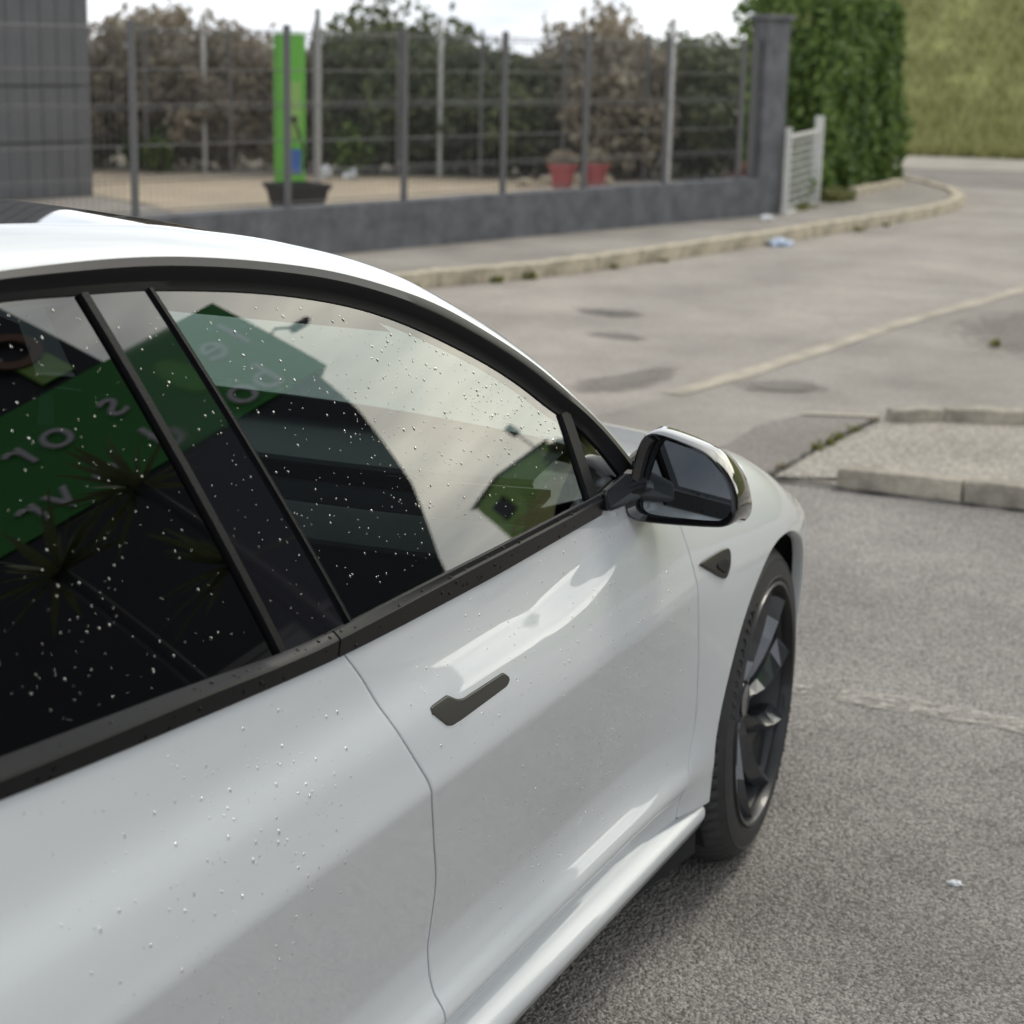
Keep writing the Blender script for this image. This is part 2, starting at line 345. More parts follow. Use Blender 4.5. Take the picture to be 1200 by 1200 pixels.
def blob(cx,cy,a,b,rz,n=26):
    return [(cx+math.cos(rz)*a*math.cos(u)*k-math.sin(rz)*b*math.sin(u)*k, cy+math.sin(rz)*a*math.cos(u)*k+math.cos(rz)*b*math.sin(u)*k) for u in [2*math.pi*i/n for i in range(n)] for k in [1+.18*math.sin(3*u+cx)+.1*math.sin(7*u)]]
struct(poly_sheet('tar_stain',blob(7.45,2.45,.16,.3,-.45),.009,M['stain']))
struct(poly_sheet('tar_stain',blob(6.56,2.06,.12,.27,-.45),.009,M['stain']))
struct(poly_sheet('tar_stain',blob(5.2,1.45,.18,.6,1.3),.0095,M['softpatch']))
struct(poly_sheet('white_road_mark',[(4.74,.42),(4.80,.42),(4.93,.10),(4.87,.10)],.017,M['gutter']))
# worn bay line: paint left only in places
m,t,b=mat('worn_white_line'); b.inputs['Base Color'].default_value=(.50,.465,.41,1); b.inputs['Roughness'].default_value=.8
co=t.nodes.new('ShaderNodeTexCoord'); n1=t.nodes.new('ShaderNodeTexNoise'); n1.inputs['Scale'].default_value=26; n1.inputs['Detail'].default_value=9; n1.inputs['Roughness'].default_value=.75
t.links.new(co.outputs['Object'],n1.inputs['Vector']); rr=t.nodes.new('ShaderNodeValToRGB'); rr.color_ramp.elements[0].position=.39; rr.color_ramp.elements[1].position=.64
t.links.new(n1.outputs[0],rr.inputs[0]); tr=t.nodes.new('ShaderNodeBsdfTransparent'); ms=t.nodes.new('ShaderNodeMixShader')
t.links.new(rr.outputs[0],ms.inputs[0]); t.links.new(tr.outputs[0],ms.inputs[1]); t.links.new(b.outputs[0],ms.inputs[2]); t.links.new(ms.outputs[0],t.nodes['Material Output'].inputs[0])
M['worn']=m
pth=[(1.06+.008*math.sin(5*y),y) for y in np.arange(-.78,-5,-.08)]
struct(ribbon('bay_line',pth,.105,.004,M['worn'],.2)); 
struct(ribbon('bay_line',[(1.055,y) for y in np.arange(.8,-.73,-.1)],.075,.004,M['worn'],.2))

pth=[(3.392+.012*noise.noise(Vector((y*6,1,0)))+.03*max(0,-y-.6)*.2,y) for y in np.arange(.16,-3.4,-.05)]
struct(ribbon('asphalt_joint',pth,.022,.008,M['seam'],.6))
struct(ribbon('asphalt_joint',[(3.45+u*1.42+.012*noise.noise(Vector((u*9,3,0))),.16-.07*u+.01*noise.noise(Vector((u*14,5,0)))) for u in np.linspace(0,1,40)],.03,.013,M['seam'],.6))
# ---- raised pavement with kerb stones
PZ=.085
pav=struct(poly_sheet('pavement',[(x-.02,y+.1) for x,y in KERB]+[(23,7),(20,5.5),(14.3,3.75),(8.9,5.3),(-14,11.9)],PZ,M['pave']))
kerb=struct(empty('kerb',(0,0,0)))
def kerb_stone(p,q,w,h,m,parent,name='kerb_stone',side=1,gap=.008):
    p=Vector((*p,0));q=Vector((*q,0));d=(q-p).normalized();n=Vector((-d.y,d.x,0))*side
    L=(q-p).length-gap; c=(p+q)/2+n*w/2
    bm=bmesh.new(); box_bm(bm,(0,0,h/2-.02),(L,w,h+.04),0,.018)
    bmesh.ops.subdivide_edges(bm,edges=[e for e in bm.edges if abs((e.verts[0].co-e.verts[1].co).x)>.2],cuts=5)
    for v in bm.verts:
        k=noise.noise(v.co*9+c*3)*.009; v.co+=Vector((0,k,k*.8))
    o=bm_obj(name,bm,m,parent,flat_angle=50); o.location=c+Vector((0,0,random.uniform(-.006,.004))); o.rotation_euler=(0,random.uniform(-.005,.005),math.atan2(d.y,d.x)+random.uniform(-.006,.006)); return o
kp=resample(KERB[3:],.62)
for a,b_ in zip(kp[:-1],kp[1:]): kerb_stone(a,b_,.13,.115,M['kerbpale'],kerb)
# ---- traffic island: gravel between two kerbs
isl=struct(empty('traffic_island',(0,0,0)))
o=poly_sheet('gravel_bed',[(3.44,.135),(4.0,.12),(4.86,.05),(5.05,-.4),(5.6,-2),(6.6,-5),(3.9,-5),(3.58,-.9),(3.56,-.13),(3.5,-.03)],.014,M['gravel']); o.parent=isl
def kline(pts,w,h,side):
    for a,b_ in zip(pts[:-1],pts[1:]): kerb_stone(a,b_,w,h,M['conc'],isl,side=side,gap=.006)
kline([(3.40,-.115),(3.425,-.60),(3.47,-1.2),(3.52,-1.9),(3.58,-2.6),(3.64,-3.4)],.10,.085,1)
kline([(4.78,.0),(4.93,-.20),(5.04,-.55),(5.18,-1.1),(5.32,-1.7),(5.5,-2.4)],.10,.075,1)
# grit of loose stones along the gravel edge: too many to count
V=[];F=[]
def grit(pts,n,spread,size):
    for _ in range(n):
        i=random.randrange(len(pts)-1);u=random.random();x=pts[i][0]*(1-u)+pts[i+1][0]*u+random.gauss(0,spread);y=pts[i][1]*(1-u)+pts[i+1][1]*u+random.gauss(0,spread)
        s=random.uniform(.4,1.2)*size;k=len(V);a=random.uniform(0,6)
        for j in range(4): V.append((x+s*math.cos(a+j*1.57)*random.uniform(.6,1.1),y+s*math.sin(a+j*1.57)*random.uniform(.6,1.1),.012))
        V.append((x,y,.012+s*.9))
        for j in range(4): F.append((k+j,k+(j+1)%4,k+4))
grit([(3.44,.135),(4.0,.12),(4.86,.05)],260,.035,.006); grit([(3.46,.12),(3.45,-.1)],60,.02,.006)
grit([(1.4,-1),(2.2,-.2),(3.3,-.6),(3.3,-1.2)],220,.25,.004); grit([(.2,-1.15),(.6,-1.3),(1.0,-1.4)],120,.25,.0035)
tag(mesh('loose_grit',V,F,M['gravel']),'loose grit scattered along the gravel edge and asphalt','grit',kind='stuff')
# weeds
def weed(x,y,z,s,m,label,g,n=22):
    V=[];F=[]
    for _ in range(n):
        a=random.uniform(0,6.28);l=s*random.uniform(.5,1);r=random.uniform(.2,.9);w=.12*s;k=len(V)
        bx,by=random.gauss(0,.25*s),random.gauss(0,.25*s); ex,ey,ez=bx+math.cos(a)*l*r,by+math.sin(a)*l*r,l*random.uniform(.4,.9); px,py=-math.sin(a)*w,math.cos(a)*w
        V+=[(bx-px*.5,by-py*.5,0),(bx+px*.5,by+py*.5,0),((bx+ex)/2+px,(by+ey)/2+py,ez*.7),((bx+ex)/2-px,(by+ey)/2-py,ez*.7),(ex,ey,ez)]
        F+=[(k,k+1,k+2,k+3),(k+3,k+2,k+4)]
    o=mesh('weed_tuft',V,F,m); o.location=(x,y,z); tag(o,label,'weed',g); return o
for x,y,s in [(8.45,3.74,.09),(8.75,3.62,.10),(7.75,4.02,.07),(9.75,3.36,.06),(12.4,2.86,.07),(14.0,2.6,.08),(14.7,2.52,.07),(10.4,3.22,.06)]:
    weed(x,y,0,s,M['leafY'],'small weed tuft at the foot of the far pale kerb','weeds along the far kerb')
for x,y,s in [(4.03,.13,.05),(4.28,.12,.06),(4.5,.10,.05),(4.15,.12,.05),(3.6,.16,.04),(4.75,.07,.035)]:
    weed(x,y,.01,s,M['leafY'] if s>.045 else M['leafB'],'small weed tuft in the joint beside the gravel island','weeds beside the gravel island')
weed(7.4,.05,.01,.07,M['leafY'],'weed tuft on the dark asphalt beside the gutter','weed tuft')
# litter
def crumple(name,x,y,z,sx,sy,sz,m,label,seed):
    bm=bmesh.new(); bmesh.ops.create_icosphere(bm,subdivisions=3,radius=1)
    for v in bm.verts:
        k=1+.45*noise.noise(v.co*2.1+Vector((seed,0,0)))+.25*noise.noise(v.co*5+Vector((0,seed,0))); v.co*=k
        v.co=Vector((v.co.x*sx,v.co.y*sy,max(v.co.z,-.5)*sz))
    o=bm_obj(name,bm,m); o.location=(x,y,z+sz*.5); tag(o,label,'litter'); return o
crumple('paper_litter',13.7,3.42,PZ,.10,.06,.03,M['litter'],'crumpled white paper on the pavement near the wall pillar',3)
crumple('plastic_bag',12.23,2.82,0,.13,.10,.045,M['bluelitter'],'crumpled pale blue plastic bag in the gutter by the far kerb',8)
crumple('stone_chip',.05,-1.3,0,.011,.015,.006,M['litter'],'small white stone chip lying on the near asphalt',5)

# ---- low wall with pillar, fence on top
b0=Vector((9.09,5.07,0)); wd=Vector((.9608,-.2772,0)); wn=Vector((.2772,.9608,0))
WRZ=math.atan2(wd.y,wd.x)
def wp(s,off=0,z=0): return b0+wd*s+wn*off+Vector((0,0,z))
wall=empty('garden_wall',wp(0)); wall.rotation_euler=(0,0,WRZ); tag(wall,'low dark grey rendered wall with end pillar along the far pavement','wall')
def wloc(name,s0,s1,o0,o1,z0,z1,m,bev=.006,par=wall):
    o=box(name,((s0+s1)/2,(o0+o1)/2,(z0+z1)/2),(s1-s0,o1-o0,z1-z0),m,par,0,bev); return o
def rough_box(name,s0,s1,o0,o1,z0,z1,m,par,cut=24):
    bm=bmesh.new(); box_bm(bm,((s0+s1)/2,(o0+o1)/2,(z0+z1)/2),(s1-s0,o1-o0,z1-z0))
    bmesh.ops.bisect_plane
    bmesh.ops.subdivide_edges(bm,edges=[e for e in bm.edges if abs((e.verts[0].co-e.verts[1].co).x)>.5],cuts=cut)
    for v in bm.verts: v.co+=Vector((0,noise.noise(v.co*3)*.012,noise.noise(v.co*1.7)*.008))
    return bm_obj(name,bm,m,par)
rough_box('wall_body',-9,5.2,0,.2,-.05,.445,M['render'],wall,60)
wloc('pillar',5.19,5.58,-.01,.16,-.05,1.92,M['render'],.01)
wloc('pillar_cap',5.16,5.61,-.04,.19,1.921,1.97,M['render'],.008)
fence=empty('mesh_fence',wp(0)); fence.rotation_euler=(0,0,WRZ); tag(fence,'dark wire mesh fence with square posts on top of the low grey wall','fence')
posts=[-5.6,-4.3,-3.3,-2.2,-.82,.39,1.55,2.61,3.77,4.95]
def mesh_panel(name,L,z0,z1,m,par,s0,off,vs=.05,hs=(.02,.2,.22,.42,.44),rad=.0028,rows=None):
    V=[];F=[]
    def w(p,q,r):
        vv,ff=tube_geo([p,q],r,4,cap=False); k=len(V); V.extend(vv); F.extend([tuple(i+k for i in f) for f in ff])
    n=int(L/vs)
    for i in range(1,n): w((s0+i*L/n,off,z0),(s0+i*L/n,off,z1),rad)
    for h in rows: w((s0,off+.004,z0+h),(s0+L,off+.004,z0+h),rad*1.5)
    o=mesh(name,V,F,m,par); o['kind']='stuff'; return o
for i,s in enumerate(posts):
    wloc('post',s-.021,s+.021,.065,.107,.43,1.74,M['darkmetal'],.004,fence)
    if i<len(posts)-1: mesh_panel('mesh_panel',posts[i+1]-s-.07,.47,1.70,M['wire'],fence,s+.035,.09,rows=[.01,.21,.24,.45,.69,.72,.95,1.19,1.22])
wloc('end_frame',5.13,5.18,.05,.12,.45,1.74,M['darkmetal'],.004,fence)
# ---- white mesh gate beside the pillar
gate=empty('white_gate',(14.40,3.46,0)); gd=Vector((16.16-14.40,3.66-3.46,0)); gate.rotation_euler=(0,0,math.atan2(gd.y,gd.x)); tag(gate,'narrow white wire gate between two white posts beside the hedge','gate')
GL=gd.length
box('post',(.0,0,.46),(.055,.055,.92),M['whitepaint'],gate,0,.006); box('post',(GL,0,.49),(.085,.085,.98),M['whitepaint'],gate,0,.006)
box('top_rail',(GL/2,0,.83),(GL-.1,.035,.035),M['whitepaint'],gate,0,.004); box('bottom_rail',(GL/2,0,.08),(GL-.1,.035,.035),M['whitepaint'],gate,0,.004)
for k in range(9): box('wire',(GL/2,0,.16+k*.075),(GL-.1,.008,.010),M['whitepaint'],gate)
mesh_panel('wire_infill',GL-.1,.08,.83,M['whitepaint'],gate,.05,.012,vs=.09,rows=[.3])

# ---- vegetation
def leaves(n,pt,size,aspect=1.6,droop=.0):
    V=np.zeros((n*4,3));F=[(4*i,4*i+1,4*i+2,4*i+3) for i in range(n)]
    for i in range(n):
        p,out=pt(); s=size*random.uniform(.55,1.25)
        d=Vector((random.gauss(0,1),random.gauss(0,1),random.gauss(0,.8)))+Vector(out)*1.0; d.normalize()
        h=Vector((random.gauss(0,1),random.gauss(0,1),random.gauss(0,1))); u=d.cross(h).normalized(); v=u.cross(d)
        p=Vector(p); a=u*s*.5; b_=v*s*.5*aspect
        V[4*i:4*i+4]=[p-b_,p+a*.9+b_*.1,p+b_,p-a*.9+b_*.1]
    return V,F
def lump(x,y,z,f=1.0): return noise.noise(Vector((x*f,y*f,z*f)))
hedge=empty('hedge',(16.5,3.7,0)); tag(hedge,'tall clipped green hedge at the end of the far pavement','hedge')
def hedge_pt():
    L=3.75;Wd=1.0;H=2.25
    f=random.random()
    x=random.uniform(0,L);y=random.uniform(0,Wd);z=random.uniform(.08,H)
    if f<.62: y=random.uniform(0,.16)
    elif f<.8: x=L-random.uniform(0,.2)
    elif f<.86: z=H-random.uniform(0,.15)
    elif f<.97: x=random.uniform(-.12,.15)
    k=lump(x,y,z,1.9)*.16+lump(x,y,z,5)*.05
    o=(0,-1,0) if f<.62 else (1,0,0) if f<.8 else (0,0,1) if f<.86 else (-1,0,0)
    return (x+o[0]*k,y+o[1]*k-.08*(x<.3)+.18*(z/H)**2,z+o[2]*k),o
V,F=leaves(15000,hedge_pt,.075); mesh('foliage',V,F,M['leafH'],hedge)
box('inner_twigs',(1.95,.62,1.0),(3.0,.4,1.8),M['leafD'],hedge,0,.1)
for k in range(6):
    tube('trunk',[(.3+k*.6,.5,-.02),(.32+k*.6+random.uniform(-.05,.05),.5,.5),(.3+k*.6,.5,1.2)],[.03,.024,.012],M['bark'],hedge,6)
for k in range(4):
    o=kerb_stone((17.3+k*.52,3.5-.012*k),(17.8+k*.52,3.49-.012*k),.13,.17,M['kerbpale'],None,'edging_stone'); tag(o,'pale edging stone at the foot of the hedge','edging stone','edging stones below the hedge')
def bush(name,x,y,rx,ry,rz,m,n,label,cat='bush',size=.09,group=None,base=0.,stem=True):
    b=empty(name,(x,y,base)); tag(b,label,cat,group)
    def pt():
        while True:
            v=Vector((random.gauss(0,1),random.gauss(0,1),random.gauss(0,1))).normalized()
            k=(.45+.55*random.random()**.6)*(1+.55*noise.noise(v*2.3+Vector((x,y,0)))+.15*noise.noise(v*6+Vector((y,x,0))))
            if v.z>-.97: break
        return (v.x*rx*k,v.y*ry*k,rz*(.95+.95*v.z*k)),tuple(v)
    V,F=leaves(int(n*1.5),pt,size*.8); mesh('foliage',V,F,m,b)
    for q in range(5):
        a=q*1.3+x; tube('stem',[(0,0,-.02),(math.cos(a)*rx*.3,math.sin(a)*ry*.3,rz*.6),(math.cos(a)*rx*.6,math.sin(a)*ry*.6,rz*1.2)],[.03,.02,.008],M['bark'],b,5)
    return b
bush('low_shrub',15.0,4.0,.35,.3,.28,M['leafR'],700,'small reddish shrub behind the white gate',size=.06)
bush('low_shrub',15.9,3.95,.4,.3,.3,M['leafH'],800,'small green shrub behind the white gate beside the hedge',size=.06)
bush('verge_weeds',16.5,3.52,.35,.16,.12,M['leafY'],420,'clump of yellowish weeds at the near foot of the hedge','weeds',size=.05)
bush('verge_weeds',15.2,3.50,.3,.10,.07,M['leafY'],220,'low yellowish weeds below the white gate','weeds',size=.04)

# ---- the yard behind the wall
struct(poly_sheet('yard_paving',[tuple(wp(-9,.2)[:2]),tuple(wp(-.5,.2)[:2]),(12.3,8.2),(12.05,9.36),(12.52,10.34),(9,12)],.012,M['pave']))
struct(poly_sheet('gravel_yard',[tuple(wp(-.5,.2)[:2]),tuple(wp(5.3,.2)[:2]),(19.5,6.0),(18.6,7.2),(15.6,13.2),(14.0,12.6),(12.55,10.36),(12.1,9.36)],.018,M['sand']))
yb=empty('grey_building',(12.52,10.34,0)); yb.rotation_euler=(0,0,math.atan2(.30,-1.09)); tag(yb,'dark grey clad building at the far left edge of the yard','building')
box('wall',(4,-3.0,2.4),(8,5.9,4.9),M['darkmetal'],yb)
x=0.0
while x<7.9:
    for z0,z1 in ((.02,.56),(.58,1.12),(1.14,2.4),(2.42,4.85)):
        o=box('cladding_panel',(x+.098,.0,(z0+z1)/2),(.19,.05,z1-z0),M['cladding'],yb,0,.006)
    x+=.2
for q in range(4):
    box('roof_trim',(1+2*q,-.02,4.93),(1.99,.16,.08),M['darkmetal'],yb,0,.004)
# charging post, planter, pots
cp=empty('charging_post',(13.10,8.30,0)); cp.rotation_euler=(0,0,-.55); tag(cp,'green charging post with black knob and blue panel behind the black planter','charging post')
box('body',(0,0,.85),(.30,.14,1.7),M['green'],cp,0,.025); box('front_panel',(-.075,-.02,1.02),(.02,.12,.5),M['lime'],cp,0,.004)
box('side_panel',(.0,-.078,.95),(.16,.012,.55),M['lime'],cp,0,.003)
lathe('socket',[(0,.0),(.03,.0),(.033,.03),(.0,.035)],M['gloss'],cp,16).matrix_local=Matrix.Translation((0,-.085,.86))@Matrix.Rotation(math.pi/2,4,'X')
box('blue_label',(0,-.079,.44),(.17,.012,.24),M['blue'],cp,0,.002)
tube('cable',[(0,-.1,.86),(.06,-.18,.6),(.12,-.1,.35),(.14,0,.5),(.12,.03,.8)],.012,M['rubber'],cp,6)
pl=empty('black_planter',(12.52,7.86,0)); pl.rotation_euler=(0,0,-.5); tag(pl,'square black tapered planter in front of the green charging post','planter')
def taper_box(name,b,t,h,th,m,par):
    V=[]
    for s,z in ((b,0),(t,h),(t+th,h),(t+th,h+.05),(t-.03,h+.05),(t-.04,h-.03)):
        V+=[(-s/2,-s/2,z),(s/2,-s/2,z),(s/2,s/2,z),(-s/2,s/2,z)]
    F=[(3,2,1,0)]
    for r in range(5):
        for q in range(4): F.append((4*r+q,4*r+(q+1)%4,4*r+4+(q+1)%4,4*r+4+q))
    return mesh(name,V,F,m,par)
taper_box('box',.36,.46,.22,.03,M['planter'],pl); box('soil',(0,0,.20),(.40,.40,.02),M['soil'],pl)
for i,(x,y,lab) in enumerate([(16.62,6.80,'red plant pot behind the fence, nearer the charging post'),(17.0,6.55,'red plant pot behind the fence, nearer the white post')]):
    p=empty('red_pot',(x,y,0)); tag(p,lab,'plant pot','red pots in the yard')
    lathe('pot',[(0,0),(.10,0),(.15,.27),(.175,.27),(.175,.32),(.145,.32),(.14,.26),(0,.26)],M['redpot'],p,20)
    def pt():
        v=Vector((random.gauss(0,1),random.gauss(0,1),random.gauss(0,1))).normalized();return (v.x*.16,v.y*.16,.36+.1*v.z),tuple(v)
    V,F=leaves(220,pt,.06); mesh('plant',V,F,M['leafB'],p)
for x,y,r,lab in [(16.2,9.75,.085,'round white bucket lying on the gravel yard'),(16.5,9.55,.06,'small grey white jug lying on the gravel yard')]:
    b=empty('white_bucket',(x,y,r)); tag(b,lab,'bucket'); b.rotation_euler=(1.2,.3,random.random())
    lathe('shell',[(0,-.08),(r*.85,-.08),(r,.07),(r*1.08,.07),(r*1.08,.09),(r*.9,.085),(r*.8,-.06),(0,-.065)],M['litter'],b,20)
    tube('handle',[(r*math.cos(a),0,.07+r*.8*math.sin(a)) for a in np.linspace(0,math.pi,9)],.004,M['galv'],b,5)
for x,y,z,w,m_,lab in [(16.3,11.5,1.9,.05,'whitepaint','white post at the back of the yard beside the grey building'),(15.0,9.1,1.95,.07,'galv','grey round pole just behind the green charging post'),(17.7,8.95,1.9,.05,'whitepaint','white post at the back of the yard behind the middle of the fence'),(14.55,4.75,1.9,.065,'whitepaint','white post behind the wall near the end pillar')]:
    p=empty('yard_post',(x,y,0)); tag(p,lab,'post'); tube('shaft',[(0,0,-.05),(0,0,z)],w/2,M[m_],p,12); lathe('cap',[(w*.55,0),(w*.55,.02),(0,.035)],M[m_],p,12).location=(0,0,z)
# back fence of the yard
bf=empty('back_fence',(15.3,12.9,0)); bd=Vector((18.7-15.3,6.6-12.9,0)); bf.rotation_euler=(0,0,math.atan2(bd.y,bd.x)); tag(bf,'grey wire fence along the back of the gravel yard','fence')
BL=bd.length
for i in range(8):
    s=BL*i/7; box('post',(s,0,.9),(.045,.045,1.8),M['darkmetal'],bf,0,.004)
    if i<7: mesh_panel('mesh_panel',BL/7-.06,.03,1.75,M['wire'],bf,s+.03,0,vs=.07,rows=[.05,.4,.45,.9,.95,1.4,1.45])
for i in range(8):
    s=.0+BL*i/7.5
    q=Vector((15.3,12.9,0))+bd.normalized()*s+Vector((bd.y,-bd.x,0)).normalized()*(-1.0-.3*(i%2))
    green=i in (0,2,4,5,6)
    bush('yard_bush',q.x,q.y,1.15,.8,.80+.14*((i*5)%3),M['leafD'] if i in (4,5,6) else (M['leafB']),4200 if i in (4,5,6) else 3600,
         ['dry brown shrub behind the back fence beside the grey building','second dry brown shrub behind the back fence from the grey building','brown shrub behind the back fence left of the charging post','brown shrub behind the back fence right of the charging post','dark green bush behind the back fence left of the middle','dark green bush behind the back fence at its middle','dark green bush behind the back fence above the red pots','brown shrub at the right end of the back fence'][i],size=.11)
for x,y,m_,lab in [(19.2,7.2,'leafB','brown shrub in the corner behind the wall pillar'),(20.3,6.4,'leafD','dark green shrub behind the white gate'),(21.4,5.9,'leafB','brown shrub behind the hedge'),(22.3,7.6,'leafD','tall dark shrub far behind the pillar')]:
    bush('corner_shrub',x,y,1.1,.8,.95,M[m_],3000,lab,size=.11)
for x,y,r,lab in [(15.9,11.9,.22,'small green plant at the back fence beside the first white post'),(17.1,9.9,.3,'leafy green plant at the back fence right of the charging post'),(16.2,12.4,.25,'small green plant at the back fence near the grey building')]:
    bush('green_plant',x,y,r,r,r*1.2,M['leafH'],420,lab,'plant',size=.07)
for i,(x,y,s) in enumerate([(17.2,7.25,.16),(17.5,7.0,.18),(17.0,7.45,.13),(17.75,6.75,.17),(17.35,6.55,.14)]):
    crumple('boulder',x,y,0,s*.8,s*.7,s*.55,M['kerbpale'],'',i+20)
for i,o in enumerate([o for o in C.objects if o.name.startswith('boulder')]):
    tag(o,'pale rounded boulder in the heap behind the red pots','boulder','boulders behind the red pots')
# builds one of the unseen trees added to darken the mirror
def tree(x,y,h,r,m,label,n=3000):
    tr=empty('tree',(x,y,0)); tag(tr,label,'tree')
    tube('trunk',[(0,0,-.1),(.05,0,h*.3),(0,.06,h*.6),(.02,.0,h*.85)],[.16,.12,.08,.03],M['bark'],tr,8)
    for q in range(5):
        a=q*1.26; tube('limb',[(0,0,h*(.35+.07*q)),(math.cos(a)*r*.4,math.sin(a)*r*.4,h*(.5+.06*q)),(math.cos(a)*r*.7,math.sin(a)*r*.7,h*(.62+.05*q))],[.06,.04,.015],M['bark'],tr,6)
    cl=[(Vector((random.gauss(0,.45)*r,random.gauss(0,.45)*r,h*random.uniform(.42,.95))),random.uniform(.3,.5)*r) for _ in range(16)]
    def pt():
        c,s=random.choice(cl);v=Vector((random.gauss(0,1),random.gauss(0,1),random.gauss(0,1))).normalized();return tuple(c+v*s*random.random()**.4),tuple(v)
    V,F=leaves(n,pt,.2); mesh('crown',V,F,m,tr); return tr

# ---- grass hill on the right and ahead
HZ=lambda az:8.4-5.0*smooth(math.radians(-27.2),math.radians(-28.6),az)-1.6*smooth(math.radians(-8),math.radians(4),az)
V=[];F=[];NA,NR=70,26
for i in range(NA+1):
    az=math.radians(-80+96*i/NA)
    for j in range(NR+1):
        r=29.5+60*(j/NR)**1.4+1.2*math.sin(az*3)
        u=min(1,max(0,(r-29.5)/15)); z=HZ(az)*u*u*(3-2*u)*(.9+.25*noise.noise(Vector((az*4,r*.05,0))))+.35*noise.noise(Vector((az*20,r*.3,1)))*u
        V.append((-1.5+r*math.cos(az),r*math.sin(az),z-.01))
for i in range(NA):
    for j in range(NR): a=i*(NR+1)+j; F.append((a,a+NR+1,a+NR+2,a+1))
def hill_z(x,y):
    az=math.atan2(y,x+1.5); r=math.hypot(x+1.5,y); u=min(1,max(0,(r-29.5)/15)); return HZ(az)*u*u*(3-2*u)*(.9+.25*noise.noise(Vector((az*4,r*.05,0))))
struct(mesh('grass_hill',V,F,M['grass'],smooth=True))
V=[];F=[]
for _ in range(26000):
    az=math.radians(random.uniform(1,15) if random.random()<.6 else random.uniform(-35,1)); r=29.8+random.random()**1.6*14
    u=min(1,max(0,(r-29.5)/15)); z=HZ(az)*u*u*(3-2*u)*(.9+.25*noise.noise(Vector((az*4,r*.05,0))))+.35*noise.noise(Vector((az*20,r*.3,1)))*u
    x,y=-1.5+r*math.cos(az),r*math.sin(az); s=random.uniform(.12,.3); a=random.uniform(0,6.28); k=len(V)
    V+=[(x-.03*math.cos(a),y-.03*math.sin(a),z-.03),(x+.03*math.cos(a),y+.03*math.sin(a),z-.03),(x+random.gauss(0,.08),y+random.gauss(0,.08),z+s)]; F.append((k,k+1,k+2))
M['blade']=foliage('grass_blade',(.22,.23,.08),(.46,.45,.2))
tag(mesh('grass_blades',V,F,M['blade']),'long dry meadow grass covering the hill beyond the road','grass',kind='stuff')
struct(poly_sheet('far_road',[(21.6,4.9),(23.6,5.4),(25.4,1.7),(26.8,-6),(22.9,-6),(20.8,1.5)],.009,M['patch']))
struct(poly_sheet('far_pavement',[(23.7,5.4),(28.3,5.6),(28.8,0),(28.3,-6),(26.9,-6),(25.5,1.75)],.011,M['gravel']))
for az,r,s,lab in [(-21.4,43,1.0,'round dark bush on the crest of the grass hill, ahead right of the car'),(-23.2,44,.7,'small dark bush on the hill crest near the light mast'),(6,46,1.6,'bush on the hill crest straight ahead beyond the road')]:
    a=math.radians(az); bush('hill_bush',-1.5+r*math.cos(a),r*math.sin(a),s,s,s*.8,M['leafD'],1200,lab,size=.25,base=hill_z(-1.5+r*math.cos(a),r*math.sin(a))-.2)
fb=empty('green_house',(40.6,-20.0,hill_z(40.6,-20.0)-.3)); fb.rotation_euler=(0,0,.5); tag(fb,'small lime green building on the grass hill, right of the car','building')
box('wall',(0,0,1.1),(2.4,2.2,2.2),M['lime'],fb); box('window',(-1.22,0,1.2),(.06,.9,.8),M['facade'],fb); box('roof',(0,0,2.25),(2.6,2.4,.1),M['darkmetal'],fb)
fm=empty('light_mast',(40.5,-18.6,hill_z(40.5,-18.6)-.2)); tag(fm,'tall floodlight mast standing on the grass hill','mast')
tube('pole',[(0,0,-.5),(0,0,2.9)],[.06,.035],M['galv'],fm,8); box('light_head',(0,0,3.1),(.12,.3,.55),M['darkmetal'],fm,0,.03)

# ---- shop building on the right of the car (seen in the glass)
fo=Vector((8.04,-5.15,0)); fd=Vector((.8914,.4532,0)); FRZ=math.atan2(fd.y,fd.x)
sb=empty('shop_building',fo,FRZ); tag(sb,'black shop building with green fascia and grey letters, reflected in the car windows','building')
def sbox(name,t0,t1,n0,n1,z0,z1,m,par=sb,bev=0): return box(name,((t0+t1)/2,(n0+n1)/2,(z0+z1)/2),(t1-t0,n1-n0,z1-z0),m,par,0,bev)
WP=[(-6.5,0),(-1.75,0),(-1.35,1.6),(-.95,2.7),(-.55,3.5),(-.22,4.5),(-.12,5.079),(-6.5,5.079)]; k=len(WP)
mesh('wall',[(t_,-.03,z_) for t_,z_ in WP]+[(t_,-7.9,z_) for t_,z_ in WP],[tuple(range(k))[::-1],tuple(range(k,2*k))]+[(i,(i+1)%k,k+(i+1)%k,k+i) for i in range(k)],M['facade'],sb)
fas=sbox('fascia',-6.5,0,-8,0,5.08,6.4,M['fascia'])
sbox('upper_wall',-6.3,-1.06,-7,-.25,6.401,8.6,M['facade'])
for t0 in (-3.6,-5.6):
    w=sbox('shop_window',t0,t0+1.6,-.031,-.005,.7,2.9,M['gloss']); sbox('frame',t0-.06,t0+1.66,-.032,.02,2.9,2.98,M['darkmetal'],w)
lathe('ring_sign',[(.16,0),(.26,0),(.26,.03),(.16,.03),(.16,0)],M['brownring'],sb,32).matrix_local=Matrix.Translation((-1.5,-.2,7.15))@Matrix.Rotation(-math.pi/2,4,'X')
sbox('square_sign',-1.62,-1.30,-.24,-.2,6.62,6.95,M['lime'])
